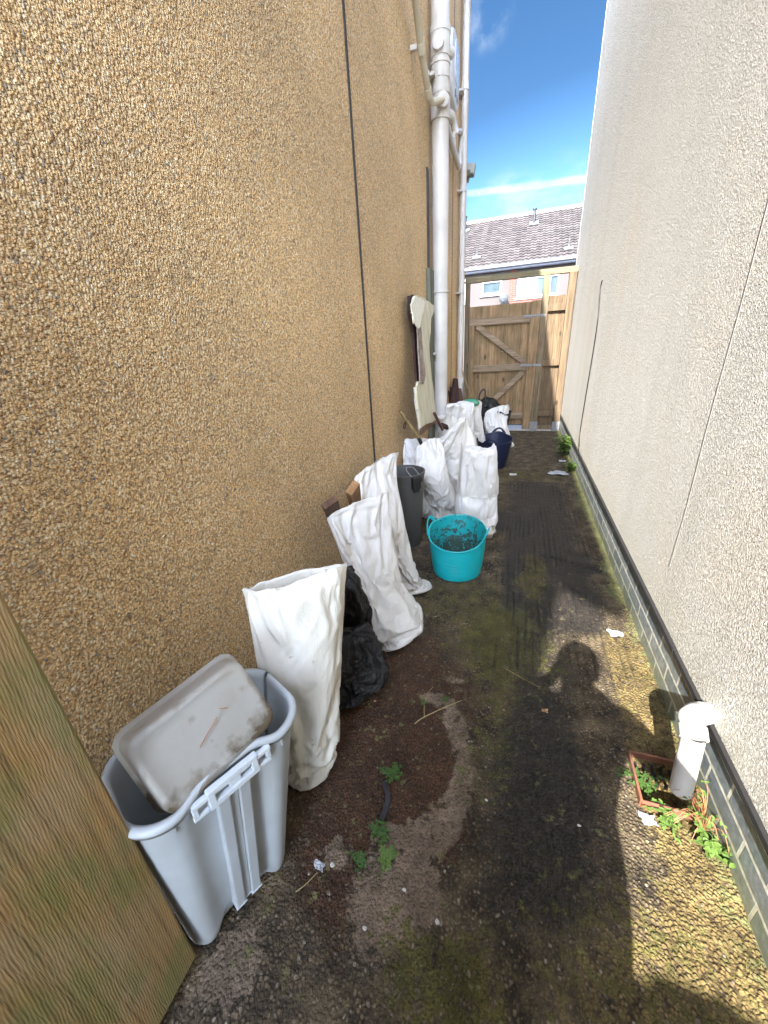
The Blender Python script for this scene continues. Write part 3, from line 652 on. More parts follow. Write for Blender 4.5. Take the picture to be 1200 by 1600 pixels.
for a, bb_ in [((GX0, GY0), (GX1, GY0)), ((GX0, GY1), (GX1, GY1)), ((GX0, GY0), (GX0, GY1)), ((GX1, GY0), (GX1, GY1))]:
    b = MB(); b.beam((*a, .004), (*bb_, .004), fw, .05, (0, 0, 1)); b.build('frame_bar', M['terra'], gu, bevel=.003)
b = MB()
for i in range(5):
    xx = GX0 + .025 + i * .028; b.beam((xx, GY0 + .1, -.02), (xx, GY1 - .006, -.02), .007, .012, (0, 0, 1))
b.build('grate', M['bitumen'], gu, bevel=.001)

# ================================================================== gate, posts, side fence panel
GY = 7.33
gf = thing('gate_frame', 'timber gate frame of three tall posts under an overhead beam at the passage end', 'frame', (0, GY, 0))
def bar(mb, p, q, w, t): mb.beam(p, q, w, t, (0, 1, 0))
b = MB(); b.bb((LX + .005, GY - .05, -.05), (LX + .075, GY + .05, 2.38)); b.build('post', M['postdark'], gf, bevel=.004)
b = MB(); b.bb((.225, GY - .05, .0), (.325, GY + .05, 2.38)); b.build('post', M['postdark'], gf, bevel=.004)
b = MB(); b.bb((.585, GY - .06, .0), (.69, GY + .04, 2.38)); b.build('post', M['post'], gf, bevel=.004)
b = MB(); b.bb((LX + .005, GY - .05, 2.381), (.70, GY + .05, 2.46)); b.build('beam', M['beam'], gf, bevel=.004)
for x0, x1 in ((.21, .34), (.57, .70)):
    b = MB(); b.bb((x0, GY - .075, -.02), (x1 - .005, GY - .052 if x0 < .5 else GY - .062, .16)); b.bb((x0, GY - .072, -.02), (x0 + .008, GY + .05, .16)); b.build('post_shoe', M['galv'], gf, bevel=.003)
def boards(x0, x1, z0, z1, y, w, mat, parent, seed, jag=.0):
    b = MB(); r = random.Random(seed); x = x0
    while x < x1 - .01:
        xe = min(x + w, x1); dy = r.uniform(-.003, .003)
        b.box(((x + xe) / 2, y + dy, (z0 + z1) / 2 + r.uniform(-jag, jag)), (xe - x + .012, .013, z1 - z0), Matrix.Rotation(rad(r.uniform(6, 7.5)), 3, 'Z')); x = xe
    return b.build('board_panel', mat, parent, bevel=.002)
lg = thing('wooden_gate', 'closed ledged and braced timber gate with diagonal braces, left of the middle post', 'gate', (-.35, GY, 0))
boards(-.885, .17, .10, 2.04, GY + .03, .105, M['gate'], lg, 3)
def rail(px, z, x0, x1, h, mat, parent, name='rail'):
    b = MB(); b.bb((x0, GY - .035, z - h / 2), (x1, GY + .017, z + h / 2)); return b.build(name, mat, parent, bevel=.003)
rail(0, 1.80, -.885, .08, .11, M['gatex'], lg); rail(0, 1.07, -.80, .08, .11, M['gatex'], lg); rail(0, .27, -.80, .08, .12, M['gatex'], lg)
b = MB(); b.bb((.082, GY - .045, .03), (.2225, GY + .017, 2.05)); b.build('stile', M['gate'], lg, bevel=.003)
b = MB(); b.bb((-.885, GY - .035, 0.03), (-.802, GY + .017, 1.742)); b.build('stile', M['gate'], lg, bevel=.003)
for a, c in (((-.76, GY - .012, 1.74), (.03, GY - .012, 1.15)), ((-.62, GY - .012, .34), (.03, GY - .012, .99))):
    b = MB(); b.beam(a, c, .085, .036, (0, 1, 0)); b.build('brace', M['gatex'], lg, bevel=.003)
for z in (1.83, 1.09):
    b = MB(); b.bb((-.02, GY - .052, z - .02), (.16, GY - .046, z + .02)); b.bb((.2, GY - .058, z - .018), (.30, GY - .051, z + .018)); b.cyl((-.01, GY - .06, z), (.28, GY - .06, z), .007, 8); b.bb((.19, GY - .064, z - .03), (.206, GY - .05, z + .03)); b.build('bolt', M['galv'], lg)
b = MB(); b.lathe([(.0, -.012), (.011, -.008), (.011, 0), (.0, .004)], (-.33, GY - .04, 1.33), 12, lambda p, a: (p.x, p.z, p.y)); b.build('knob', M['white'], lg, True)
b = MB(); b.bb((.10, GY - .052, 1.95), (.12, GY - .046, 1.96)); 
fp = thing('fence_panel', 'narrow boarded fence panel between the middle and right gate posts', 'fence', (.45, GY, 0))
boards(.33, .583, .09, 2.10, GY + .03, .10, M['post'], fp, 8)
for z in (1.93, 1.12, .3): 
    b = MB(); b.bb((.328, GY - .03, z - .05), (.582, GY + .017, z + .05)); b.build('rail', M['post'], fp, bevel=.003)
b = MB(); b.bb((.33, GY - .0, -.03), (.583, GY + .05, .085)); b.build('gravel_board', M['postdark'], fp, bevel=.004)
b = MB(); V = []
b.bb((-.9, GY - .05, -.03), (.7, GY + .4, .012)); tag(b.build('door_step', M['conc'], None, bevel=.005), 'worn pale concrete threshold under the far gate', 'threshold')
# gate leaf open against the left wall, close to the camera
b = MB(); b.bb((-.742, -.75, .045), (-.702, .268, 1.93)); tb = b.build('wooden_door', M['ply'], None, bevel=.006)
tag(tb, 'moss-stained brown timber gate board standing open in the near left corner', 'gate')
# fence behind the photographer (its shadow is on the ground)
fb = thing('back_fence', 'low boarded fence across the passage behind the photographer', 'fence', (.3, -1.4, 0))
r = random.Random(4)
for i, (x0, x1, zt) in enumerate([(-.25, -.11, 1.70), (-.109, .06, 1.69), (.061, .22, 1.71), (.221, .38, 1.70), (.381, .515, 1.69), (.52, .69, 1.77)]):
    b = MB(); b.bb((x0, -1.40, 0), (x1, -1.38, zt)); b.build('board', M['gate'], fb, bevel=.003)
for z in (.4, 1.3):
    b = MB(); b.bb((-.25, -1.44, z), (.69, -1.401, z + .1)); b.build('rail', M['gatex'], fb)

# ================================================================== terrace house across the road
HY = 20.0
th = thing('terraced_house', 'pale pink terraced house with brown tiled roof beyond the gate', 'house', (0, HY, 0))
pink = m_plain('pink_render', (.078, .062, .057), .85, .06, 2, .2, dirt=(.10, .09, .085), dirtamt=.4)
def mk_brick():
    t = NT('orange_brick'); s = t.sep(); cb = t.n('ShaderNodeCombineXYZ'); t.put(cb.inputs[0], s[0]); t.put(cb.inputs[1], s[2])
    br = t.n('ShaderNodeTexBrick'); t.put(br.inputs['Vector'], cb.outputs[0]); br.inputs['Scale'].default_value = 1; br.inputs['Brick Width'].default_value = .225; br.inputs['Row Height'].default_value = .075
    br.inputs['Mortar Size'].default_value = .01; br.inputs['Color1'].default_value = (.17, .035, .016, 1); br.inputs['Color2'].default_value = (.12, .026, .014, 1); br.inputs['Mortar'].default_value = (.12, .09, .08, 1)
    return t.done(br.outputs[0], .8)
brk = mk_brick()
EZ = 4.36
# front wall with real window openings
wins = [(-1.93, -1.08, 3.40, 3.92), (-.44, 1.24, 3.16, 3.92), (-4.3, -2.62, 3.16, 3.92), (3.2, 4.9, 3.16, 3.92)]
grd = [(-1.9, -1.1, .9, 1.9), (-.4, 1.2, .7, 1.9)]
xs = sorted(set([-14, 14] + [w[0] for w in wins + grd] + [w[1] for w in wins + grd])); zs = sorted(set([-.12, EZ] + [w[2] for w in wins + grd] + [w[3] for w in wins + grd]))
b = MB()
for i in range(len(xs) - 1):
    for j in range(len(zs) - 1):
        cx, cz = (xs[i] + xs[i+1]) / 2, (zs[j] + zs[j+1]) / 2
        if any(w[0] < cx < w[1] and w[2] < cz < w[3] for w in wins + grd): continue
        b.add([(xs[i], HY, zs[j]), (xs[i+1], HY, zs[j]), (xs[i+1], HY, zs[j+1]), (xs[i], HY, zs[j+1])], [(0, 1, 2, 3)])
b.bb((-14, HY + .3, -.12), (14, HY + 8, EZ)); b.build('wall', pink, th)
def window(x0, x1, z0, z1, parent, nm, muls):
    b = MB(); f = .07
    b.bb((x0, HY + .02, z0), (x0 + f, HY + .12, z1)); b.bb((x1 - f, HY + .02, z0), (x1, HY + .12, z1)); b.bb((x0 + f, HY + .02, z0), (x1 - f, HY + .12, z0 + f)); b.bb((x0 + f, HY + .02, z1 - f), (x1 - f, HY + .12, z1))
    for m_ in muls: b.bb((m_ - .04, HY + .015, z0 + f), (m_ + .04, HY + .118, z1 - f))
    w = b.build('window', M['white'], parent)
    b = MB(); b.bb((x0 + .01, HY + .07, z0 + .01), (x1 - .01, HY + .09, z1 - .01)); b.build('pane', M['glass'], w)
    b = MB(); b.bb((x0 - .08, HY - .07, z0 - .08), (x1 + .08, HY + .05, z0 - .002)); b.build('sill', M['white'], w)
    b = MB()
    rr = random.Random(int(x0 * 10) + 5); x = x0 + .1
    while x < x1 - .2:      # net curtains in folds
        b.bb((x, HY + .2, z0), (x + .1, HY + .21 + rr.uniform(0, .04), z1)); x += rr.choice([.16, .3, .22])
    b.build('curtain', m_plain('curtain', (.4, .42, .4), .9, .1), w)
for i, w in enumerate(wins): window(*w, th, 'w', [w[0] + (w[1] - w[0]) * f_ for f_ in ([] if i == 0 else [.33, .45, .67, .78])])
for w in grd: window(*w, th, 'g', [(w[0] + w[1]) / 2])
b = MB(); b.bb((-.74, HY - .04, -.1), (-.5, HY - .003, EZ - .12)); b.bb((-.497, HY - .035, 2.75), (1.24, HY - .003, 3.06)); b.build('brick_panel', brk, th)
for x0, x1, z0, z1 in [(-2.0, -1.0, 4.0, 4.11), (-.45, 1.3, 4.03, 4.12), (-2.9, -2.35, 4.0, 4.1)]:
    b = MB(); b.bb((x0, HY - .06, z0), (x1, HY - .004, z1)); b.build('lintel', M['white'], th)
b = MB(); b.bb((-14, HY - .28, EZ - .1), (14, HY - .25, EZ + .04)); b.bb((-14, HY - .249, EZ - .12), (14, HY - .002, EZ - .09)); b.build('fascia', m_plain('grey_fascia', (.16, .16, .19), .6, .1), th)
b = MB(); b.tube([(-14, HY - .34, EZ + .03), (14, HY - .34, EZ + .03)], .06, 12); b.build('gutter', M['white'], th, True)
# pantiled roof: real corrugated courses
RL, RH = 4.35, 2.62
nc, nr = 124, 20; X0 = -14.; cw = 28. / nc
V = []; sub = 6
for j in range(nr):
    for e in (0, 1):
        t_ = (j + e * 1.04) / nr; lift = .035 if e == 0 else .0
        yy = HY - .35 + RL * t_; zz = EZ + .06 + RH * t_
        for i in range(nc * sub + 1):
            a = (i % sub) / sub * 2 * math.pi; wv = .019 * math.sin(a) 
            nx_ = X0 + i * cw / sub
            V.append((nx_, yy - (lift + wv) * .5, zz + (lift + wv) * .86))
w_ = nc * sub + 1; Fc = []
for r_ in range(nr * 2 - 1):
    for i in range(w_ - 1): Fc.append((r_ * w_ + i, r_ * w_ + i + 1, (r_ + 1) * w_ + i + 1, (r_ + 1) * w_ + i))
def m_tiles():
    t = NT('brown_pantiles'); s = t.sep(); cb = t.n('ShaderNodeCombineXYZ')
    t.put(cb.inputs[0], t.math('FLOOR', t.math('DIVIDE', s[0], cw))); t.put(cb.inputs[1], t.math('FLOOR', t.math('DIVIDE', t.math('SUBTRACT', s[2], EZ + .06), RH / nr)))
    wn = t.n('ShaderNodeTexWhiteNoise'); t.put(wn.inputs[0], cb.outputs[0])
    col = t.ramp(wn.outputs[0], [(0, (.034, .026, .023)), (.5, (.05, .039, .034)), (1, (.072, .058, .052))])
    n = t.noise(2, 4); col = t.mix(t.ramp(n, [(.5, 0.), (.8, .5)]), col, (.08, .07, .065))
    return t.done(col, .85)
mesh('roof', V, Fc, m_tiles(), th, smooth=False)
b = MB(); ry = HY - .35 + RL; rz = EZ + .06 + RH; b.tube([(-14, ry, rz), (14, ry, rz)], .11, 12); b.build('ridge', m_plain('ridge_tile', (.2, .15, .13), .8, .2), th, True)
def vent(u, v, kind):
    # put it on the roof slope: solve along the ray for the slope plane
    d = ray(u, v); k = RH / RL; y0 = HY - .35; z0 = EZ + .06
    tt = (z0 - k * y0 - H) / (d[2] - k * d[1]); p = Vector((d[0] * tt, d[1] * tt, H + d[2] * tt))
    if kind == 'v':
        v_ = thing('roof_vent', 'dark vent pipe rising from the middle of the far tiled roof' if u > 800 else 'dark vent pipe by the left end of the visible far roof', 'vent', p)
        b = MB(); b.tube([p + Vector((0, 0, -.1)), p + Vector((0, 0, .55)), p + Vector((0, 0, .56)), p + Vector((0, 0, .62))], [.06, .06, .09, .09], 14); b.build('pipe', M['dark'], v_, True)
        b = MB(); b.box(p + Vector((0, -.02, .06)), (.4, .35, .02), Matrix.Rotation(math.atan(k), 3, 'X')); b.build('flashing', M['galv'], v_)
    else:
        v_ = thing('roof_vent', 'thin rod on a pale flashing low on the right of the far roof' if u > 800 else 'thin rod on a pale flashing low on the left of the far roof', 'vent', p)
        b = MB(); b.tube([p, p + Vector((0, 0, .42))], .018, 8); b.build('rod', M['bindark'], v_, True)
        b = MB(); b.box(p + Vector((0, -.02, .05)), (.34, .2, .03), Matrix.Rotation(math.atan(k), 3, 'X')); b.lathe([(.07, 0), (.06, .07), (0, .09)], tuple(p + Vector((0, 0, .05))), 12); b.build('flashing', m_plain('lead_flashing', (.14, .14, .14), .7, .2), v_)
vent(834, 351, 'v'); vent(727, 362, 'v'); vent(745, 404, 'r'); vent(888, 390, 'r')
dq = gy(787, 466, HY - .3)
sd = thing('satellite_dish', 'grey round satellite dish on the far pink house wall', 'satellite dish', dq)
b = MB(); R = Matrix.Rotation(rad(90), 3, 'X')
b.lathe([(0, .05), (.1, .04), (.17, .015), (.2, -.01), (.195, -.02), (.1, .02), (0, .03)], tuple(dq), 28, lambda p, a: tuple(R @ p)); b.build('dish', M['bindark'] if 0 else m_plain('mesh_grey', (.04, .045, .05), .6, .1), sd, True)
b = MB(); b.tube([dq + Vector((0, -.03, -.18)), dq + Vector((0, -.25, -.12))], .012, 8); b.box(dq + Vector((0, -.27, -.1)), (.05, .08, .05)); b.tube([dq, dq + Vector((0, .3, 0))], .02, 8); b.build('arm', M['bindark'], sd)
# ================================================================== sacks
def cat_rows(rows, n):
    """Catmull-Rom through rows of equal-length tuples -> n samples"""
    A = np.array(rows, float); m = len(A); out = []
    for q in np.linspace(0, m - 1, n):
        i = min(int(q), m - 2); t = q - i
        p0, p1, p2, p3 = A[max(i-1, 0)], A[i], A[i+1], A[min(i+2, m-1)]
        out.append(.5 * ((2*p1) + (p2-p0)*t + (2*p0-5*p1+4*p2-p3)*t*t + (3*p1-p0-3*p2+p3)*t**3))
    return np.array(out)
def sack(label, rows, mat, seed, n=80, N=128, amp=1., top='open', name='rubble_sack', cat='sack', group='white rubble sacks piled along the wall', slump=None, inner=.3, rimwave=.02, rimdir=None, fill=None, pw=2.3, xmin=LX + .012, hem=True, hz=0.3, fold=1., grow=.055, bend=.07, pin=.02):
    """rows: (uL,vL,uR,vR,z,thickness) from the mouth down to the ground"""
    P = Perlin(seed); Q = Perlin(seed + 50); R_ = []
    for r in rows:
        uL, vL, uR, vR, z, t = r[:6]; L = gz(uL, vL, z); Rr = gz(uR, vR, z + (r[6] if len(r) > 6 else 0))
        R_.append([*L, *Rr, t])
    A = cat_rows(R_, n)
    L = A[:, 0:3]; R = A[:, 3:6]; T = A[:, 6]
    C = (L + R) / 2; a = (R - L) / 2; al = np.linalg.norm(a, axis=1)
    ax = np.gradient(C, axis=0); ax /= np.linalg.norm(ax, axis=1)[:, None] + 1e-9
    ah = a / al[:, None]; bdir = np.cross(ax, ah); bdir /= np.linalg.norm(bdir, axis=1)[:, None]
    bdir *= np.where(bdir[:, 1:2] > 0, -1, 1)            # towards the viewer side (-y)
    th = np.linspace(0, 2 * np.pi, N, endpoint=False); c, s = np.cos(th), np.sin(th)
    ce = np.sign(c) * np.abs(c) ** (2 / pw); se = np.sign(s) * np.abs(s) ** (2 / pw)
    arc = np.concatenate([[0], np.cumsum(np.linalg.norm(np.diff(C, axis=0), axis=1))]); Ltot = arc[-1]
    V = C[:, None, :] + a[:, None, :] * ce[None, :, None] + (bdir * T[:, None])[:, None, :] * se[None, :, None]
    nrm = a[:, None, :] / (al[:, None, None] ** 2) * ce[None, :, None] + (bdir / T[:, None])[:, None, :] * se[None, :, None]
    nrm /= np.linalg.norm(nrm, axis=2)[:, :, None]
    # folds in metres of cloth
    X = V[..., 0]; Y = V[..., 1]; sA = arc[:, None] + 0 * X
    ct = c[None, :] * .19; st = s[None, :] * .19
    wx = .05 * P(ct * 5, st * 5, sA * 4); wy = .05 * Q(ct * 5 + 4, st * 5, sA * 4)
    rid = lambda q: 1 - np.abs(q) * 2.2
    k1 = rid(P((ct + wx) * 13, (st + wy) * 13, sA * 2.2 + seed))               # long folds down the sack
    k2 = rid(Q((ct + st * .3 + wx) * 9 + sA * 7, (st + wy) * 9, sA * 5 + 3))   # slanting creases
    k3 = rid(P((ct + wx) * 6, (st) * 6 + 9, (sA + wy) * 22))                   # cross creases
    k4 = rid(Q((ct + wx) * 26 + sA * 13, (st + wy) * 26, sA * 17))
    low = P(ct * 6 + 7, st * 6, sA * 5)
    sl = 0.25
    if slump is not None: sl = .2 + 1.0 * np.exp(-((sA - slump * Ltot) / .07) ** 2)
    env = 1 - .55 * sstep(.75, 1., sA / Ltot) * (1 - .0)
    d = .36 * amp * env * (.0095 * (k1 - .4) * fold + .0085 * (k2 - .4) + .0085 * (k3 - .4) * sl + .0035 * (k4 - .4) + .012 * low)
    if hem:
        hb = np.exp(-((sA - .028) / .004) ** 2); d = d - .003 * hb; d = d * (1 - .45 * (sA < .028))
    V = V + nrm * d[..., None]
    # ragged mouth
    w = np.exp(-sA / .06)[..., None]
    rw = rimwave * (P(ct * 7, st * 7, 2.2) + .5 * P(ct * 17, st * 17, 7.2))
    V = V + w * (-ax[:, None, :]) * rw[..., None] if np.ndim(rw) == 2 else V + w * (-ax[:, None, :]) * rw[None, :, None]
    if rimdir is not None:      # pull part of the mouth up or sideways: (angle_deg, width_deg, dx, dy, dz)
        for (ad, wd, dx, dy, dz) in rimdir:
            g = np.exp(-((np.degrees(th) - ad + 180) % 360 - 180) ** 2 / (2 * wd * wd)); 
            V = V + (np.exp(-sA / .11) * g[None, :])[..., None] * np.array([dx, dy, dz])
    V[..., 0] = np.maximum(V[..., 0], xmin + .004 * (1 + P(Y * 30, V[..., 2] * 30, 1)))
    V[..., 2] = np.maximum(V[..., 2], .004 + .006 * (1 + Q(ct * 9, st * 9, 0)))
    verts = V.reshape(-1, 3).tolist(); faces = []
    for i in range(n - 1):
        for k in range(N): faces.append((i * N + k, i * N + (k + 1) % N, (i + 1) * N + (k + 1) % N, (i + 1) * N + k))
    last = (n - 1) * N; cen = V[-1].mean(0)
    for f_, dz in ((.7, -.012), (.35, -.014), (.04, -.014)):
        ring = cen + (V[-1] - cen) * f_; ring[:, 2] = np.maximum(ring[:, 2] + dz, .002); verts += ring.tolist(); m0 = len(verts) - N
        for k in range(N): faces.append((last + k, last + (k + 1) % N, m0 + (k + 1) % N, m0 + k))
        last = m0
    o = mesh(name, verts, faces, mat, None, True); tag(o, label, cat, group)
    vg = o.vertex_groups.new(name='pin'); vg.add(list(range(2 * N)), .55, 'REPLACE'); vg.add(list(range(2 * N, (n - 3) * N)), pin, 'REPLACE'); vg.add(list(range((n - 3) * N, len(verts))), 1., 'REPLACE')
    c_ = o.modifiers.new('c', 'CLOTH'); st_ = c_.settings; st_.quality = 6; st_.mass = .15; st_.tension_stiffness = 40; st_.compression_stiffness = 40; st_.shear_stiffness = 9; st_.bending_stiffness = bend
    st_.vertex_group_mass = 'pin'; st_.pin_stiffness = 2.; st_.shrink_min = -grow; st_.effector_weights.gravity = .12
    st_.tension_damping = 20; st_.compression_damping = 20; st_.shear_damping = 15; c_.point_cache.frame_end = 20
    SACKS.append((o, n, N, top, inner, ax, xmin, seed))
    return o, V, C, ax
SACKS = []
def settle():
    for f in range(1, 18): S.frame_set(f)
    dg = bpy.context.evaluated_depsgraph_get(); new = []
    for (o, n, N, top, inner, ax, xmin, seed) in SACKS:
        e = o.evaluated_get(dg); co = np.empty(len(o.data.vertices) * 3); e.data.vertices.foreach_get('co', co); new.append(co.reshape(-1, 3))
    for (o, n, N, top, inner, ax, xmin, seed), co in zip(SACKS, new):
        if not np.isfinite(co).all(): co = np.array([v.co[:] for v in o.data.vertices])
        co[:, 0] = np.maximum(co[:, 0], xmin); co[:, 2] = np.maximum(co[:, 2], .002)
        V = co[:n * N].reshape(n, N, 3); P = Perlin(seed + 7); verts = co.tolist(); faces = [tuple(p.vertices) for p in o.data.polygons]
        C = V.mean(1); tu = np.roll(V, -1, 1) - np.roll(V, 1, 1); tv = np.gradient(V, axis=0); nr = np.cross(tu, tv); nr /= np.linalg.norm(nr, axis=2)[..., None] + 1e-9
        if ((V - C[:, None]) * nr).sum() < 0: nr = -nr
        def rf(i0, j0):
            for k in range(N): faces.append((i0 + k, j0 + k, j0 + (k + 1) % N, i0 + (k + 1) % N))
        prev = 0
        if top == 'open':
            m = max(4, int(n * inner))
            for i in range(m):
                ring = V[i] - nr[i] * (.003 if i == 0 else .005)
                if i == 0: ring = ring - ax[0] * .001
                if i > m * .6: ring = ring + (C[i] - ring) * (.3 * (i - m * .6) / (m * .4))
                verts += ring.tolist(); rf(prev, len(verts) - N); prev = len(verts) - N
            cc = ring.mean(0); r0 = ring
            for f_ in (.75, .45, .2, .02):
                ring = cc + (r0 - cc) * f_; ring = ring + np.stack([np.zeros(N), np.zeros(N), .03 * P(ring[:, 0] * 20, ring[:, 1] * 20, 3) + .02 * (1 - f_)], 1)
                verts += ring.tolist(); rf(prev, len(verts) - N); prev = len(verts) - N
        else:
            c0 = V[0].mean(0)
            for f_, up in ((.8, .008), (.5, .012), (.2, .010), (.02, .006)):
                ring = c0 + (V[0] - c0) * f_ - ax[0] * up + np.stack([0 * V[0][:, 0], 0 * V[0][:, 0], .012 * P(V[0][:, 0] * 40, V[0][:, 1] * 40, f_ * 5)], 1)
                verts += ring.tolist(); rf(prev, len(verts) - N); prev = len(verts) - N
        mat = o.data.materials[0]; me = bpy.data.meshes.new(o.name); me.from_pydata(verts, [], faces); me.polygons.foreach_set('use_smooth', [True] * len(me.polygons)); me.materials.append(mat)
        o.modifiers.clear(); o.vertex_groups.clear(); o.data = me
    S.frame_set(1)

# 1 cream sack beside the grey bin
sack('cream fabric sack with a wide open mouth standing beside the pale grey bin',
     [(379, 921, 541, 878, .86, .075), (387, 950, 536, 915, .80, .09), (400, 1000, 530, 955, .68, .095), (409, 1060, 526, 1020, .52, .10),
      (418, 1120, 525, 1075, .36, .11), (428, 1170, 524, 1120, .20, .11), (438, 1205, 519, 1158, .07, .10), (452, 1222, 508, 1180, .0, .085)],
     M['cream'], 11, amp=1.0, inner=.42, rimwave=.012, name='fabric_sack', grow=.03, bend=.3, rimdir=[(95, 40, .0, -.0, -.018)], fold=1.3, hem=True)
# 2 sack with board ends, slumped foot
s2, V2_, C2_, ax2 = sack('white rubble sack with two board ends sticking out, slumped on a bulging foot',
     [(511, 808, 606, 772, .80, .055), (522, 835, 610, 800, .73, .065), (538, 872, 616, 838, .60, .07), (555, 912, 624, 880, .44, .075), (570, 952, 634, 912, .30, .08),
      (571, 978, 650, 928, .19, .11), (572, 990, 657, 952, .11, .125), (584, 1006, 652, 976, .04, .12), (598, 1018, 640, 992, .0, .10)],
     M['sack'], 22, amp=1.0, slump=.62, inner=.2, rimwave=.014)
# 3 tall white sack behind it
sack('tall white rubble sack leaning on the tan wall, directly left of the dark grey bin',
     [(545, 748, 621, 710, .82, .06), (552, 775, 628, 742, .74, .075), (566, 800, 636, 785, .60, .09), (580, 835, 645, 830, .44, .10), (596, 875, 657, 868, .25, .11), (610, 905, 668, 897, .09, .11), (622, 925, 673, 914, .0, .10)],
     M['sack'], 33, amp=.95, inner=.3, rimwave=.02, rimdir=[(200, 40, 0, 0, -.06)])
# 4 sack against the wall behind the dark bin
sack('greyish white sack against the tan wall right behind the dark grey bin',
     [(617, 697, 668, 690, .66, .08), (622, 720, 680, 715, .55, .10), (630, 745, 690, 745, .40, .12), (640, 780, 695, 775, .2, .12), (650, 800, 700, 800, .0, .11)],
     M['sack2'], 44, amp=1.0, inner=.3, rimwave=.03)
# 5 crumpled sack
sack('crumpled white sack with a folded-over top, between the dark grey bin and the pointed sack',
     [(651, 700, 688, 688, .70, .05), (648, 714, 697, 704, .64, .085), (654, 730, 704, 728, .53, .11), (662, 752, 712, 752, .38, .11), (668, 778, 716, 775, .2, .12), (676, 808, 722, 800, .0, .12)],
     M['sack'], 55, amp=1.5, top='closed', slump=.3, rimwave=.03, hem=False)
# 6 big pointed one
sack('large plump white sack drawn up to a pointed peak in the middle of the pile',
     [(718, 660, 728, 654, .88, .02), (704, 668, 731, 660, .84, .045), (682, 684, 738, 676, .74, .10), (676, 704, 745, 700, .60, .14), (684, 730, 752, 726, .42, .16), (694, 762, 757, 758, .2, .16), (702, 790, 757, 782, .0, .14)],
     M['sack'], 66, amp=1.3, top='closed', rimwave=.01, hem=False, fold=1.4)
# 7 sack behind the teal trug
sack('white sack slumped in two rolls directly behind the turquoise tub',
     [(721, 701, 775, 699, .76, .06), (719, 716, 777, 715, .68, .085), (717, 738, 778, 736, .56, .10), (712, 764, 781, 760, .40, .115), (708, 786, 777, 782, .29, .11), (712, 800, 778, 797, .2, .13), (716, 824, 778, 820, .08, .13), (724, 846, 768, 842, .0, .115)],
     M['sack2'], 77, amp=1.15, slump=.62, inner=.12, rimwave=.03, rimdir=[(200, 30, 0, 0, .04)])
# 8 sacks further back
sack('small white sack at the foot of the soil pipe, farthest left of the back row',
     [(682, 655, 722, 642, .72, .10), (684, 668, 726, 662, .6, .13), (690, 690, 730, 690, .4, .14), (700, 740, 735, 735, .0, .13)],
     M['sack'], 88, amp=1.3, top='closed', rimwave=.03, hem=False, n=60, N=110)
sack('upright white sack with a rolled-back top in the back row, left of the carrier bag',
     [(728, 636, 749, 628, .78, .06), (726, 646, 753, 640, .70, .09), (728, 660, 757, 655, .58, .10), (732, 680, 763, 678, .38, .11), (738, 710, 768, 706, .1, .11), (742, 722, 768, 716, .0, .10)],
     M['sack'], 99, amp=1.2, top='closed', rimwave=.03, hem=False, n=60, N=110)
sack('crumpled white plastic wrapping lying on top of the sacks beside the soil pipe',
     [(700, 636, 738, 628, .84, .05), (694, 645, 742, 640, .76, .10), (696, 662, 742, 660, .6, .12), (700, 690, 744, 690, .35, .12), (706, 722, 744, 720, .0, .12)],
     M['sack2'], 111, amp=1.8, top='closed', rimwave=.04, hem=False, n=60, N=110)
cb, Vc, Cc, axc = sack('white carrier bag with looped handles, nearest the gate in the back row',
     [(758, 646, 795, 638, .52, .08), (758, 656, 797, 652, .44, .10), (762, 672, 799, 668, .30, .115), (768, 690, 802, 684, .12, .115), (772, 702, 801, 696, .0, .10)],
     M['sack2'], 122, amp=1.3, name='carrier_bag', cat='carrier bag', group=None, inner=.25, rimwave=.02, n=60, N=110, hem=False)
def hl_(u0, v0, u1, v1, z, hgt):
    a = gz(u0, v0, z); c = gz(u1, v1, z); m_ = (a + c) / 2 + Vector((0, 0, hgt)); return crom([a, a.lerp(m_, .6) + Vector((0, 0, .02)), m_, c.lerp(m_, .6) + Vector((0, 0, .02)), c], 5)
for pth in (hl_(774, 650, 780, 648, .50, .10), hl_(788, 644, 796, 641, .52, .09)):
    b = MB()
    for i in range(len(pth) - 1): b.beam(pth[i], pth[i+1] + (pth[i+1] - pth[i]) * .1, .022, .003, (0, 1, .3))
    b.build('handle', M['sack2'], cb)
#SETTLE
def stick(name, label, cat, a, c, w, t, mat, group=None, upv=(1, -.4, 0), bev=.002):
    b = MB(); b.beam(a, c, w, t, upv); return tag(b.build(name, mat, None, bevel=bev), label, cat, group)
t0 = gz(551, 762, .93)
stick('board_offcut', 'tan square-cut board end poking up from the slumped white sack', 'board', gz(556, 790, .50) + Vector((.05, -.10, 0)), t0, .068, .034, M['tanwood'], upv=(.6, -.8, .35))
stick('board_offcut', 'dark reddish-brown board end poking up at the left of the slumped white sack', 'board', gz(528, 830, .5) + Vector((.05, -.06, 0)), gz(515, 785, .90), .07, .03, M['brownwood'], upv=(.6, -.8, .35))
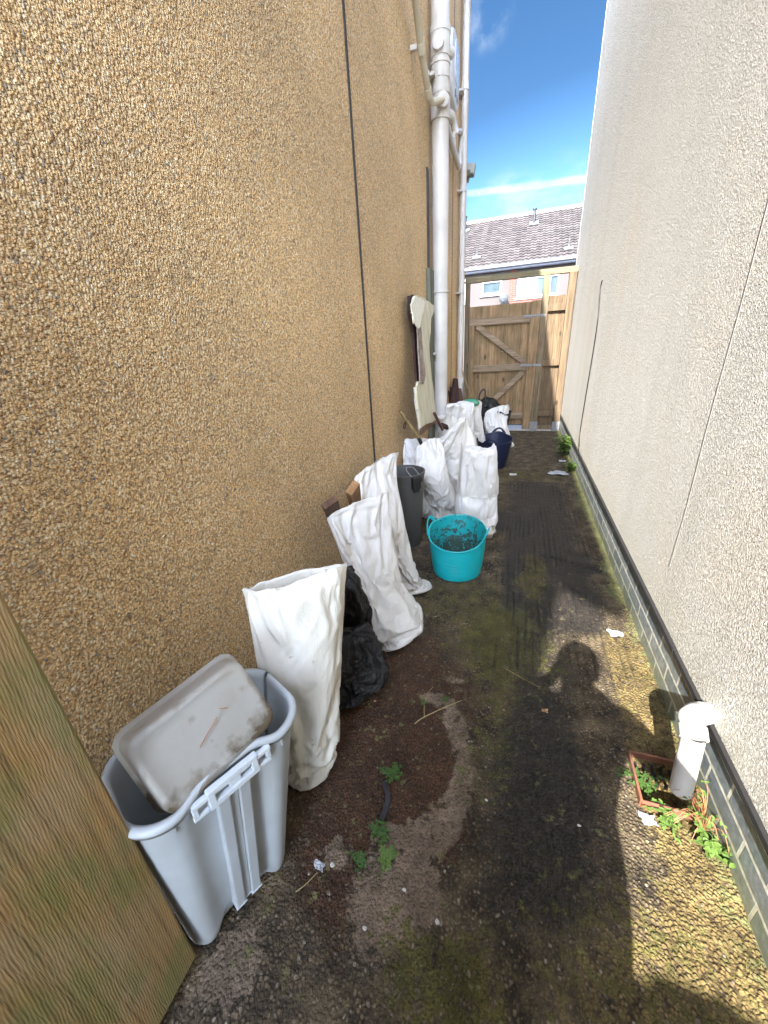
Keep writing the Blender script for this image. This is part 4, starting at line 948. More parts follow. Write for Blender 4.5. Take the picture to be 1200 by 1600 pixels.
# ------------------------------------------------------------------ black refuse sacks
def blob(name, label, cat, rows, mat, seed, amp, group=None, **k):
    return sack(label, rows, mat, seed, amp=amp, name=name, cat=cat, group=group, top='closed', hem=False, **dict(dict(grow=.12, bend=.02), **k))
blob('refuse_sack', 'glossy black refuse sack bulging on the ground between the cream sack and the slumped one', 'sack',
     [(520, 1000, 580, 985, .30, .06), (512, 1015, 590, 998, .24, .12), (508, 1050, 592, 1020, .14, .15), (512, 1085, 588, 1045, .05, .14), (522, 1104, 574, 1070, .0, .12)], M['black'], 201, 1.9, group='black refuse sacks against the wall', rimwave=.04, slump=.5, fold=1.8)
blob('refuse_sack', 'tall black refuse sack deep in shade against the tan wall behind the cream sack', 'sack',
     [(530, 905, 552, 898, .56, .05), (522, 915, 562, 905, .52, .09), (515, 930, 572, 915, .42, .12), (512, 975, 580, 955, .24, .13), (512, 1010, 582, 990, .08, .13), (520, 1030, 575, 1005, .0, .12)], M['black'], 205, 1.5, group='black refuse sacks against the wall', rimwave=.03)
blob('refuse_sack', 'loose black plastic sheeting heaped in the black tub by the gate', 'sack',
     [(752, 630, 775, 627, .58, .10), (748, 634, 782, 632, .52, .15), (750, 642, 784, 640, .42, .16), (756, 655, 780, 652, .3, .14)], M['black'], 301, 1.8, rimwave=.05, n=50, N=100)
settle()
# ------------------------------------------------------------------ teal tub
def trug(name, label, cx, cy, rt, rb, hgt, mat, tilt, hang, grp=None, wall=.0055, ribs=13):
    o = thing(name, label, 'tub', (cx, cy, 0), grp)
    N = 96; prof = [(rb - .02, .0), (rb - .004, .003), (rb, .012)]
    m = ribs * 4
    for i in range(1, m + 1):
        t_ = i / m; z = .012 + (hgt - .012) * t_; r_ = rb + (rt - rb) * t_ ** .9
        prof.append((r_ + (.0022 if (i % 4) < 2 and t_ < .86 and t_ > .1 else 0), z))
    prof += [(rt + .005, hgt - .006), (rt + .006, hgt), (rt + .002, hgt + .005), (rt - wall, hgt + .003)]
    no = len(prof)
    for i in range(20): t_ = 1 - i / 19; prof.append((rb + (rt - rb) * t_ ** .9 - wall, .01 + (hgt - .012) * t_))
    prof += [(rb * .6, .009), (rb * .3, .009), (.004, .009)]
    V = []; ins = []
    for i, (r_, z) in enumerate(prof):
        for k in range(N):
            a = 2 * math.pi * k / N; q = z / hgt
            da = math.cos(a - hang) ** 2; rim = q ** 3 * da ** 8 * .022
            rr = r_ * (1 - .04 * q * math.cos(2 * (a - hang)) * .5)
            V.append((cx + rr * math.cos(a), cy + rr * math.sin(a), z + rim + q ** 2 * tilt * math.sin(a) * .5)); ins.append(1. if i >= no - 1 else 0.)
    Fc = [(i*N+k, i*N+(k+1)%N, (i+1)*N+(k+1)%N, (i+1)*N+k) for i in range(len(prof) - 1) for k in range(N)]
    mesh('body', V, Fc, mat, o, True, {'inside': ins})
    for sgn in (1, -1):
        a0 = hang + (0 if sgn > 0 else math.pi); b = MB(); pts = []
        for j in range(15):
            f_ = j / 14; aa = a0 + (f_ - .5) * .72; up = math.sin(f_ * math.pi) ** .7
            rr = rt * (1 + .01) + .012 * up; pts.append((cx + rr * math.cos(aa), cy + rr * math.sin(aa), hgt - .01 + .075 * up + tilt * math.sin(aa) * .5))
        # flat strap handle
        for j in range(14): b.tube([pts[j], pts[j+1]], .0105, 8)
        V = []; Fc = []
        pv = [Vector(p) for p in pts]
        me_v = []; n_ = 12
        b = MB(); x = None
        for j, p in enumerate(pv):
            d = (pv[min(j+1, 14)] - pv[max(j-1, 0)]).normalized(); rd = Vector((math.cos(a0), math.sin(a0), 0)); rd = (rd - d * rd.dot(d)).normalized(); w_ = d.cross(rd)
            fl = 1 + 1.1 * (1 - math.sin(j / 14 * math.pi)) ** 2
            for k in range(n_):
                a = 2 * math.pi * k / n_; me_v.append(p + rd * math.cos(a) * .0045 + w_ * math.sin(a) * .0115 * fl)
        b.add(me_v, [(j*n_+k, j*n_+(k+1)%n_, (j+1)*n_+(k+1)%n_, (j+1)*n_+k) for j in range(14) for k in range(n_)] + [tuple(range(n_))[::-1], tuple(range(14*n_, 15*n_))])
        b.build('handle', mat, o, True)
    return o
trug('garden_tub', 'turquoise flexible garden tub with muddy inside, in front of the white sacks', -.335, 2.40, .198, .168, .30, M['teal'], .09, rad(170))
trug('garden_tub', 'navy blue flexible tub with upright handle beside the back row of sacks', -.255, 5.02, .215, .15, .36, M['navy'], .05, rad(80), ribs=4)
bt = trug('garden_tub', 'black tub heaped with black plastic, against the gate behind the sacks', -.40, 6.35, .30, .22, .48, M['dark'], .04, rad(110), ribs=3)
# ------------------------------------------------------------------ dark grey bin
db = thing('dustbin', 'dark grey round bin with black clip and wire loop, between white sacks', 'bin', (-.76, 2.72, 0))
cx, cy, hb_, rt_, rb_ = -.80, 2.74, .62, .155, .115
b = MB(); b.lathe([(.01, 0), (rb_, 0), (rb_ + .004, .02), (rt_, hb_ - .02), (rt_ + .006, hb_ - .018), (rt_ + .007, hb_), (rt_ - .003, hb_ + .002), (rt_ - .008, hb_ - .02), (rb_ - .004, .02), (.01, .015)], (cx, cy, 0), 64)
b.build('body', M['bindark'], db, True)
b = MB(); ang = rad(-42); ux = Vector((math.cos(ang), math.sin(ang), 0)); cp = Vector((cx, cy, 0)) + ux * (rt_ + .008)
R = Matrix.Rotation(ang, 3, 'Z'); b.box(cp + Vector((0, 0, hb_ - .055)), (.03, .07, .1), R); b.box(cp + ux * .016 + Vector((0, 0, hb_ - .03)), (.02, .085, .04), R); b.box(cp + ux * .0 + Vector((0, 0, hb_ - .115)), (.022, .05, .03), R)
b.build('clip', M['dark'], db, bevel=.004)
b = MB(); sx = Vector((-ux.y, ux.x, 0)); pts = [cp + sx * -.034 + Vector((0, 0, hb_ - .005)), cp + sx * -.045 - ux * .05 + Vector((0, 0, hb_ + .03)), cp - ux * .09 + sx * -.02 + Vector((0, 0, hb_ + .045)), cp - ux * .08 + sx * .03 + Vector((0, 0, hb_ + .035)), cp + sx * .03 + Vector((0, 0, hb_ - .0))]
b.tube(pts, .0035, 8, sub=6); b.build('wire_loop', M['galv'], db, True)

# ------------------------------------------------------------------ pale grey slim bin
gb = thing('slim_bin', 'pale grey slim waste bin with moulded handle in the near left foreground', 'bin', (-.70, .47, 0))
ex = Vector((.42, .907, 0)); ey = Vector((.907, -.42, 0))       # along the bin, out of its front face
BC = Vector((-.706, .493, 0)); BH = .60
def rrect(hx, hy, r, N):
    segs = [((hx, -hy + r), (hx, hy - r)), (hx - r, hy - r, 0), ((hx - r, hy), (-hx + r, hy)), (-hx + r, hy - r, 90), ((-hx, hy - r), (-hx, -hy + r)), (-hx + r, -hy + r, 180), ((-hx + r, -hy), (hx - r, -hy)), (hx - r, -hy + r, 270)]
    nl, ns, nc_ = int(N * .24), int(N * .11), int(N * .075); nc_ = (N - 2 * nl - 2 * ns) // 4; out = []
    for i, s_ in enumerate(segs):
        if i % 2 == 0:
            m = nl if i in (2, 6) else ns
            for j in range(m): t_ = j / m; out.append((s_[0][0] + (s_[1][0] - s_[0][0]) * t_, s_[0][1] + (s_[1][1] - s_[0][1]) * t_))
        else:
            for j in range(nc_): a = rad(s_[2] + 90 * j / nc_); out.append((s_[0] + r * math.cos(a), s_[1] + r * math.sin(a)))
    while len(out) < N: out.append(tuple(out[-1]))
    return out
def bin_ring(z, inset=0., arch=False, N=160, notch=1.):
    q = z / BH; hl2 = .150 + .062 * q - inset; hw = .098 + .040 * q - inset; cr = .058 + .02 * q
    sh = ey * (.004 + 0 * q); out = []
    for (x, y) in rrect(hl2, hw, min(.074 + .016 * q - inset * .6, hw * .8), N):
        n_ = math.exp(-(abs(x) / .098) ** 5)       # recess behind the handle, both long faces
        if abs(y) > hw * .5: y -= (1 if y > 0 else -1) * n_ * .021 * notch
        out.append((x, y, n_))
    return out
def bin_pt(x, y, z): return BC + ex * (x - .055 * (1 - z / BH)) + ey * y + Vector((0, 0, z))
V = []; Fc = []; N = 160; assert len(rrect(.2, .1, .05, N)) == N; levels = [0, .004, .012, .03] + [BH * i / 40 for i in range(3, 40)] + [BH - .012]
ins_l = [0.02, .006, .001, 0]
for i, z in enumerate(levels):
    ring = bin_ring(z, ins_l[i] if i < 4 else 0)
    for (x, y, n_) in ring:
        zz = z
        if z < .25: # arched feet: the long faces lift between the corners
            ar = math.exp(-(x / .075) ** 4) * .075 * (abs(y) > .03) * (1 - z / .25); zz = z + ar
        V.append(bin_pt(x, y, zz + n_ * .012 * (z / BH) ** 8))
lo = len(levels)
# rolled rim
for dz, ins in ((-.020, -.009), (-.004, -.012), (.004, -.008), (.006, .0), (.003, .006)):
    for (x, y, n_) in bin_ring(BH + dz, ins): V.append(bin_pt(x, y, BH + dz + n_ * .014))
inner = [BH * (1 - i / 30) for i in range(1, 29)]
for z in inner:
    for (x, y, n_) in bin_ring(z, .005): V.append(bin_pt(x, y, z + .004))
tot = lo + 5 + len(inner)
for i in range(tot - 1):
    for k in range(N): Fc.append((i*N+k, i*N+(k+1)%N, (i+1)*N+(k+1)%N, (i+1)*N+k))
c0 = len(V); V.append(bin_pt(0, 0, inner[-1] + .002)); 
for k in range(N): Fc.append(((tot-1)*N+k, (tot-1)*N+(k+1)%N, c0))
c1 = len(V); V.append(bin_pt(0, 0, .05))
for k in range(N): Fc.append((k, c1, (k+1)%N))
mesh('body', V, Fc, M['binblue'], gb, True)
# handle plate on the front: a bridge with an opening, side lugs and a channel strip down to the foot
fz = BH - .022; fy = .098 + .040 + .001
def bbx(mb, x0, x1, y0, y1, z0, z1, slant=.0):
    Rz = Matrix((ex, ey, Vector((0, 0, 1)))).transposed() @ Matrix.Rotation(slant, 3, 'X')
    mb.box(bin_pt((x0 + x1) / 2, (y0 + y1) / 2, (z0 + z1) / 2), (x1 - x0, y1 - y0, z1 - z0), Rz)
def handle(sg):
    b = MB()
    y0, y1 = sg * fy - .006, sg * fy + .010
    if sg < 0: y0, y1 = -fy - .010, -fy + .006
    bbx(b, -.062, .062, y0, y1, fz + .008, fz + .024)          # top bar
    bbx(b, -.062, .062, y0, y1, fz - .034, fz - .018)          # lower bar
    for sx_ in (-1, 1):
        xa, xb = sorted((sx_ * .062, sx_ * .046)); bbx(b, xa, xb, y0 + .0005, y1 + .0005, fz - .0335, fz + .0235)
        xa, xb = sorted((sx_ * .062, sx_ * .098)); bbx(b, xa, xb, y0 + .001, y1 - .001, fz + .003, fz + .016)   # lug arms
        xa, xb = sorted((sx_ * .086, sx_ * .098)); bbx(b, xa, xb, y0 + .002, y1 - .002, fz - .022, fz + .0025)
        xa, xb = sorted((sx_ * .062, sx_ * .098)); bbx(b, xa, xb, y0 + .003, y1 - .003, fz - .034, fz - .023)
    bbx(b, -.012, .018, y0 + .002, y1 - .006, fz - .0175, fz + .0075) 
    bbx(b, -.045, .045, y0 + .003, y1 - .009, fz - .008, fz - .002)
    h_ = b.build('handle', M['binhandle'], gb, bevel=.0022)
    b = MB()
    # channel strip: two ribs with a shallow trough, following the tapering face
    for (xa, xb, ya) in ((-.042, -.012, .004), (-.0118, .0118, -.004), (.012, .042, .004)):
        Vv = []
        for z in (fz - .035, .30, .07):
            q = z / BH; yy = .098 + .040 * q
            for (x, y) in ((xa, -.03), (xb, -.03), (xb, ya), (xa, ya)): Vv.append(bin_pt(x * (.86 + .14 * q), sg * (yy + y), z))
        n0 = [(0,1,2,3), (11,10,9,8)]
        for j in (0, 1):
            for k in range(4): n0.append((j*4+k, j*4+(k+1)%4, j*4+4+(k+1)%4, j*4+4+k))
        b.add(Vv, n0 if sg > 0 else [f[::-1] for f in n0])
    b.build('channel_strip', M['binblue'], gb, bevel=.003)
handle(1); handle(-1)
for x in (-.135, .135):
    b = MB(); bbx(b, x - .002, x + .002, .118, .139, BH - .05, BH - .021); b.build('rim_rib', M['binblue'], gb)
# ------------------------------------------------------------------ milky storage box in the bin
sb = thing('storage_box', 'dirty translucent plastic storage box tipped on end inside the pale grey bin', 'box', (-.70, .47, .6))
e1 = Vector((.36, .92, .12)).normalized(); e3 = Vector((.80, -.36, .62)); e3 = (e3 - e1 * e3.dot(e1)).normalized(); e2 = e3.cross(e1)   # e2 points down/out
if e2.z > 0: e2 = -e2
BX = gz(325, 1143, .69)
def rr_ring(hx, hy, r, N=64):
    return rrect(hx, hy, min(hx, hy) * .32, N)
V = []; dirt = []; Fc = []
lev = [(-.004, .60, .6), (-.004, .86, .80), (.0, .885, .83), (.0, .94, .92), (-.003, .98, .97), (-.012, 1., 1.), (-.05, 1.035, 1.045), (-.09, 1.06, 1.085), (-.115, 1.075, 1.11), (-.117, 1.13, 1.19), (-.125, 1.14, 1.205), (-.127, 1.12, 1.18), (-.119, 1.06, 1.1), (-.05, 1.02, 1.03), (-.014, .985, .98), (-.005, .9, .88), (-.005, .5, .5)]
hx, hy = .142, .098
for d_, sx_, sy_ in lev:
    for (x, y) in rr_ring(hx * sx_, hy * sy_, 0):
        V.append(BX + e1 * x + e2 * y + e3 * d_); dirt.append(max(0, (y / hy - .35)) * 1.0 + (.45 if d_ < -.012 and y > 0 else 0) + .25 * max(0, x / hx) * (y > -hy * .3) + (.2 if abs(d_) < .004 and .93 < sx_ < .99 else 0))
N = 64
for i in range(len(lev) - 1):
    for k in range(N): Fc.append((i*N+k, i*N+(k+1)%N, (i+1)*N+(k+1)%N, (i+1)*N+k))
Fc.append(tuple(range(N))[::-1]); Fc.append(tuple(range((len(lev)-1)*N, len(lev)*N)))
mesh('tray', V, Fc, M['clear'], sb, True, {'dirt': dirt})
b = MB(); o_ = BX + e3 * .004
b.tube([o_ + e1 * -.03 + e2 * .015, o_ + e1 * .0 + e2 * -.0 + e3 * .003, o_ + e1 * .03 + e2 * -.012], .0012, 6, sub=4); b.tube([o_ + e1 * .045 + e2 * -.025, o_ + e1 * .06 + e2 * -.012], .0011, 6)
tag(b.build('twig', M['stemred'], None), 'thin brown twigs lying on the milky storage box', 'twig')

# ------------------------------------------------------------------ leaning flaking board
lp = thing('flaking_board', 'tall cream board with flaking paint leaning on the wall beside the soil pipe', 'board', (-.85, 3.7, .8))
def outline(name, pts, xs_, th_, mat, parent, seed=1, lab=None):
    """cut-out panel: outline pixels placed on a leaning plane, with thickness; xs_(v) gives x by image height"""
    P = [gx(u, v, xs_(v)) for u, v in pts]; Q = []
    rr = random.Random(seed)
    n_ = len(P); F_ = []
    for i in range(n_):
        a, c = P[i], P[(i+1) % n_]; F_.append(a); 
        for j in (1, 2): F_.append(a.lerp(c, j / 3) + Vector((0, rr.uniform(-.012, .012), rr.uniform(-.01, .01))))
    m = len(F_); V = F_ + [p - Vector((th_, 0, 0)) for p in F_]
    fc = [tuple(range(m)), tuple(range(m, 2 * m))[::-1]] + [(i, i + m, (i + 1) % m + m, (i + 1) % m) for i in range(m)]
    o = mesh(name, V, fc, mat, parent, False)
    import bmesh
    bm = bmesh.new(); bm.from_mesh(o.data); bmesh.ops.recalc_face_normals(bm, faces=bm.faces); bm.to_mesh(o.data); bm.free()
    if lab: o['label'] = lab
    return o
xf = lambda v: -.90 + .0006 * (v - 460)
outline('panel', [(649, 462), (660, 464), (668, 470), (679, 477), (678, 486), (674, 497), (673, 520), (671, 538), (672, 560), (675, 592), (679, 625), (682, 655), (658, 668), (654, 640), (651, 606), (654, 596), (660, 600), (663, 580), (660, 545), (657, 512), (648, 506), (645, 490), (644, 475)], xf, .018, M['oldpaint'], lp, 2)
outline('paint_flap', [(649, 463), (657, 465), (664, 472), (662, 486), (659, 500), (657, 511), (653, 512), (650, 507), (647, 504), (645, 490), (643, 476)], lambda v: xf(v) + .017, .008, m_plain('pale_peeling_paint', (.62, .59, .49), .6, .15, 30, .6, bd=.01), lp, 12, 'pale peeling flap of paint at the top')
xf2 = lambda v: xf(v) + .012
outline('batten', [(652, 506), (658, 508), (661, 545), (665, 585), (662, 600), (657, 600), (655, 560)], xf2, .011, m_plain('worn_paint_wood', (.2, .15, .12), .8, .6, 30, .5, dirt=(.45, .42, .38), dirtamt=.8), lp, 3, 'bare weathered batten with paint remnants')
outline('batten', [(640, 462), (646, 460), (650, 464), (647, 476), (645, 492), (650, 508), (653, 545), (656, 590), (652, 602), (649, 560), (646, 520), (640, 490)], lambda v: xf(v) - .02, .02, M['darkwood'], lp, 4, 'dark red-brown batten behind the panel')
outline('panel_edge', [(651, 606), (648, 606), (651, 640), (656, 672), (659, 668), (654, 640)], lambda v: xf(v) - .019, .012, M['conc'], lp, 5)
b = MB(); b.beam(gx(655, 675, -.80), gx(682, 655, -.83), .06, .02, (1, -.5, .2)); tag(b.build('timber_offcut', m_plain('rusty_wood', (.12, .07, .045), .8, .6, 30, .5, dirt=(.3, .16, .1), dirtamt=.8), None, bevel=.002), 'rusty brown board end lying across the foot of the flaking cream board', 'board')
b = MB(); b.beam(gx(692, 672, -.70), gx(678, 645, -.76), .022, .022, (1, 0, 0)); tag(b.build('stick', M['brownwood'], None, bevel=.002), 'short dark square stick poking up from the sacks in front of the flaking board', 'stick')
b = MB(); b.beam(gx(690, 664, -.74), gx(699, 668, -.70), .05, .03, (1, 0, .4)); tag(b.build('rubble_piece', M['darkwood'], None, bevel=.006), 'dark brown lump of wood on the sacks below the soil pipe', 'wood')
ht = thing('hand_tool', 'old wooden tool handle with a cord loop, leaning on the tan wall', 'tool', (-.85, 3.2, .8))
a0, a1 = gx(626, 643, -.93), gx(654, 684, -.80); b = MB(); b.tube([a0, a0.lerp(a1, .3), a1], [.013, .015], 12); b.build('handle', M['cane'], ht, True)
b = MB(); d = (a1 - a0); b.tube([a1, a1 + d.normalized() * .09 + Vector((.01, 0, -.06))], .016, 12); b.build('ferrule', M['dark'], ht, True)
b = MB(); b.tube([a0.lerp(a1, .12), a0.lerp(a1, .3) + Vector((.02, 0, 0)), gx(633, 660, -.90), gx(630, 668, -.9), gx(633, 669, -.9), gx(634, 660, -.9), a0.lerp(a1, .34) + Vector((.015, 0, 0))], .004, 8, sub=5); b.tube([a0.lerp(a1, .1) , a0.lerp(a1, .22) + Vector((.017, 0, 0))], .006, 8); b.build('cord', M['dark'], ht, True)
# dark red broken slats behind the soil pipe
sl = [((703, 640), (711, 594)), ((712, 638), (706, 606)), ((716, 636), (712, 592)), ((724, 634), (716, 598)), ((708, 640), (704, 612))]
nm = ['leftmost', 'second', 'tallest middle', 'right-hand', 'shortest']
labs = ['dark red broken slat leaning just right of the soil pipe', 'short dark red slat tucked behind the soil pipe', 'tallest dark red slat leaning on the wall behind the soil pipe', 'brown slat at the right end of the leaning slats', 'stubby dark slat low beside the soil pipe']
for i, ((u0, v0), (u1, v1)) in enumerate(sl):
    x0 = -.80 - .01 * i; b = MB(); b.beam(gx(u0, v0 + 12, x0 + .05), gx(u1, v1, LX + .03 + .022 * (i % 3)), .065, .022, (.5, -1, .2))
    tag(b.build('broken_plank', M['darkwood'] if i != 3 else M['brownwood'], None, bevel=.003), labs[i], 'slat', 'broken slats leaning behind the soil pipe')
b = MB(); b.tube([gy(719, 572, 6.7), gy(744, 640, 6.3)], .011, 10); tag(b.build('garden_cane', M['cane'], None, True), 'thick brown cane leaning left against the gate above the sacks', 'cane')
b = MB(); b.tube([gy(735, 584, 6.9), gy(743, 640, 6.4)], .007, 10); tag(b.build('garden_cane', M['tanwood'], None, True), 'thin pale cane leaning against the gate above the sacks', 'cane')
b = MB(); pts = crom([gy(749, 630, 6.6), gy(749, 618, 6.62), gy(754, 609, 6.64), gy(758, 611, 6.64), (gy(758, 628, 6.6))], 5); b.tube(pts, .013, 10); tag(b.build('hose_loop', M['dark'], None, True), 'black hooped handle standing up behind the black tub', 'handle')
b = MB(); P5 = Perlin(9); c_ = gz(736, 630, .80); V = []
for i in range(9):
    for k in range(16):
        a = 2 * math.pi * k / 16; f_ = i / 8; r_ = .085 * math.sin(f_ * math.pi * .93 + .1); V.append(c_ + Vector((r_ * math.cos(a) * 1.2, r_ * math.sin(a), .05 * math.cos(f_ * math.pi))) * (1 + .25 * float(P5(math.cos(a) * 2, math.sin(a) * 2, f_ * 3))))
b.add(V, [(i*16+k, i*16+(k+1)%16, (i+1)*16+(k+1)%16, (i+1)*16+k) for i in range(8) for k in range(16)] + [tuple(range(16))[::-1], tuple(range(128, 144))])
tag(b.build('plastic_scrap', m_plain('green_plastic', (.03, .22, .12), .4, .15), None, True), 'small piece of green plastic showing behind the back row of sacks', 'plastic')

# ================================================================== small things on the ground
def zg(x, y): return float(ground_z(np.array([[x]]), np.array([[y]]))[0][0, 0])
def leaf_poly(mb, p, d, up, L, w, rr):
    d = d.normalized(); s_ = d.cross(up).normalized(); n_ = s_.cross(d); pts = []
    prof = [(0, .08), (.25, .8), (.5, 1), (.75, .7), (1, .05)]
    V = []
    for t_, ww in prof:
        c = p + d * L * t_ + n_ * (-.35 * L * t_ * t_) ; V += [c - s_ * w * ww + n_ * w * .25, c, c + s_ * w * ww + n_ * w * .25]
    Fc = []
    for i in range(4):
        for j in (0, 1): Fc.append((i*3+j, i*3+j+1, (i+1)*3+j+1, (i+1)*3+j))
    mb.add(V, Fc)
def weed(label, x, y, R_, nst, seed, hgt=.03, mat='leaf', leafL=.012, stem='leaf', group='weeds growing in the passage', zz=None, dirs=None, per=6):
    rr = random.Random(seed); z0 = zg(x, y) if zz is None else zz; o = thing('weed', label, 'plant', (x, y, z0), group)
    st = MB(); lf = MB()
    for i in range(nst):
        a = rr.uniform(0, 6.28) if dirs is None else rr.uniform(*dirs); L = R_ * rr.uniform(.4, 1); tip = Vector((x + math.cos(a) * L, y + math.sin(a) * L, z0 + hgt * rr.uniform(.3, 1)))
        mid = Vector((x, y, z0)).lerp(tip, .5) + Vector((rr.uniform(-.01, .01), rr.uniform(-.01, .01), hgt * .5)); pts = crom([Vector((x, y, z0 - .004)), mid, tip], 4)
        st.tube(pts, [.0014, .0007], 5, False)
        for k in range(per):
            q = pts[rr.randrange(2, len(pts))]; aa = rr.uniform(0, 6.28); d = Vector((math.cos(aa), math.sin(aa), rr.uniform(-.1, .7))); leaf_poly(lf, q, d, Vector((0, 0, 1)), leafL * rr.uniform(.6, 1.3), leafL * .3 * rr.uniform(.8, 1.3), rr)
    st.build('stem', M[stem], o); lf.build('foliage', M[mat], o, True)
    return o
weed('small leafy green weed at the top end of the black strap', *gz(613, 1213)[:2], .045, 26, 1, .028, leafL=.011)
weed('small leafy weed at the near end of the black strap', *gz(596, 1303)[:2], .035, 20, 2, .02, leafL=.012)
weed('flat yellow-green weed nearest the pale mortar patch', *gz(606, 1345)[:2], .035, 16, 3, .015, leafL=.014, mat='leafp')
weed('sparse low weed left of the mortar patch beside the grey bin', *gz(560, 1338)[:2], .035, 10, 4, .012, leafL=.012)
weed('tiny two-leaved seedling in the brown soil', *gz(662, 1100)[:2], .016, 5, 5, .012, leafL=.01, per=3)
weed('tiny sprout in the soil beside the long twig', *gz(695, 1095)[:2], .02, 6, 15, .012, leafL=.01, per=3)
weed('bright green bushy weed at the foot of the brick plinth near the far gate', WX - .07, gz(890, 712).y - .05, .16, 60, 6, .26, leafL=.05, mat='leafp', per=5)
weed('low green sprig at the foot of the brick plinth in front of the bushy weed', WX - .06, gz(893, 738).y, .09, 24, 16, .12, leafL=.04, mat='leafp', per=5)
weed('green weed straggling inside the terracotta gully', GX0 + .03, GY0 + .09, .08, 24, 7, .05, leafL=.013, zz=-.03)
weed('leggy weed with reddish stems between the drain pipe and the plinth', .665, 1.0, .13, 26, 8, .12, leafL=.012, stem='stemred', mat='leafp', dirs=(1.2, 5.2), per=4)
weed('broad-leaved green weed rooted beside the near corner of the gully', .675, .93, .075, 16, 9, .05, leafL=.026, mat='leafp', per=3)
weed('pale weed trailing over the near edge of the gully frame', .60, 1.02, .09, 20, 10, .03, leafL=.014, mat='leafp', dirs=(2.5, 4.5))
# twigs, strap, litter
def gtube(pix, r, mat, name, label, cat, lift=.004, sub=6, group=None):
    pts = []
    for u, v in pix: p = gz(u, v); pts.append(Vector((p.x, p.y, zg(p.x, p.y) + lift)))
    b = MB(); b.tube(pts, r, 7, sub=sub); return tag(b.build(name, mat, None, True), label, cat, group)
gtube([(648, 1132), (660, 1122), (690, 1108), (716, 1097), (722, 1094)], [.0024, .0013], M['stem'], 'twig', 'long bent dry twig lying across the brown soil', 'twig')
gtube([(663, 1120), (663, 1103), (668, 1085), (677, 1073)], [.0018, .001], M['stem'], 'twig', 'shorter dry twig forking up from the long bent one', 'twig')
gtube([(462, 1394), (478, 1382), (496, 1364)], [.0016, .001], M['stem'], 'twig', 'dry grass stalk beside the foot of the grey bin', 'twig')
gtube([(790, 1045), (815, 1060), (842, 1074)], [.0014, .0008], M['stem'], 'twig', 'fine straight stalk on the mossy strip in the middle of the path', 'twig')
b = MB(); pts = [gz(u, v) for u, v in [(600, 1222), (606, 1245), (603, 1265), (596, 1283)]]; pts = [Vector((p.x, p.y, zg(p.x, p.y) + .012)) for p in pts]; pts = crom(pts, 6)
for i in range(len(pts) - 1): b.beam(pts[i], pts[i+1] + (pts[i+1] - pts[i]) * .08, .019, .005, (0, 0, 1))
tag(b.build('strap', M['dark'], None, bevel=.001), 'short black plastic strap half buried in the brown soil', 'strap')
def scrap(u, v, s, mat, name, label, cat, seed, lift=.006, flat=.35, group=None):
    rr = random.Random(seed); p = gz(u, v); z0 = zg(p.x, p.y) + lift; P = Perlin(seed); n_ = 9; V = []
    for i in range(n_):
        for j in range(n_):
            x, y = (i / (n_ - 1) - .5), (j / (n_ - 1) - .5); k = 1 + .7 * float(P(x * 1.6 + 3, y * 1.6, 5))
            V.append((p.x + x * s * k * 1.5, p.y + y * s * k, z0 + flat * s * (.5 + float(P(x * 5, y * 5, 1)))))
    o = mesh(name, V, [tuple(q) for q in grid_faces(n_, n_).tolist()], mat, None, False); sm = o.modifiers.new('s', 'SOLIDIFY'); sm.thickness = .0012
    return tag(o, label, cat, group)
M['foil'] = m_plain('crinkled_foil', (.33, .34, .36), .35, .15, 60, .5, metal=.3)
scrap(962, 993, .045, M['foil'], 'litter', 'crumpled silvery scrap of litter on the dark path near the brick plinth', 'litter', 4)
scrap(1012, 1282, .03, M['foil'], 'litter', 'grey plastic scrap lying against the near corner of the gully', 'litter', 5)
scrap(870, 741, .12, M['foil'], 'litter', 'flattened white plastic packaging on the far part of the path', 'litter', 6, flat=.2)
scrap(500, 1356, .022, M['foil'], 'litter', 'small pale scrap beside the foot of the grey bin', 'litter', 7)
scrap(879, 722, .05, M['foil'], 'litter', 'small white scrap beside the bushy weed', 'litter', 8)
for i, (u, v, s_) in enumerate([(520, 1352, .014), (683, 1440, .012), (570, 1452, .011), (632, 1392, .010), (905, 1290, .009), (760, 1250, .010)]):
    rr = random.Random(40 + i); p = gz(u, v); z0 = zg(p.x, p.y); V = []
    for a_ in range(7):
        for b_ in range(5):
            th_ = 2 * math.pi * a_ / 7; ph_ = math.pi * b_ / 4; r_ = s_ * rr.uniform(.75, 1.1) * .55; V.append((p.x + r_ * 1.3 * math.sin(ph_) * math.cos(th_), p.y + r_ * math.sin(ph_) * math.sin(th_), z0 + s_ * .15 + r_ * .6 * math.cos(ph_)))
    Fc = [(a_*5+b_, ((a_+1)%7)*5+b_, ((a_+1)%7)*5+b_+1, a_*5+b_+1) for a_ in range(7) for b_ in range(4)]
    tag(mesh('stone', V, Fc, M['conc'], None, False), ['pale stone at the near edge of the grey bin foot', 'pale stone low in the middle of the foreground path', 'pale stone in the dark gravel nearest the timber board', 'pale stone on the near end of the mortar patch', 'pale stone inside the body shadow left of the gully', 'pale stone just right of the curved mortar line'][i], 'stone', 'pale stones lying on the path')
M['deadleaf'] = m_plain('dead_leaf', (.34, .2, .1), .7, .3, 60, .3)
scrap(851, 1113, .016, M['deadleaf'], 'dead_leaf', 'pale brown dead leaf on the dark path beside the head shadow', 'leaf', 9)
scrap(586, 1097, .008, M['deadleaf'], 'dead_leaf', 'pale wood chip on the soil below the black refuse sack', 'leaf', 10)
scrap(802, 742, .06, M['conc'], 'litter', 'pale flat fragment on the path beside the navy tub', 'litter', 12, flat=.12)
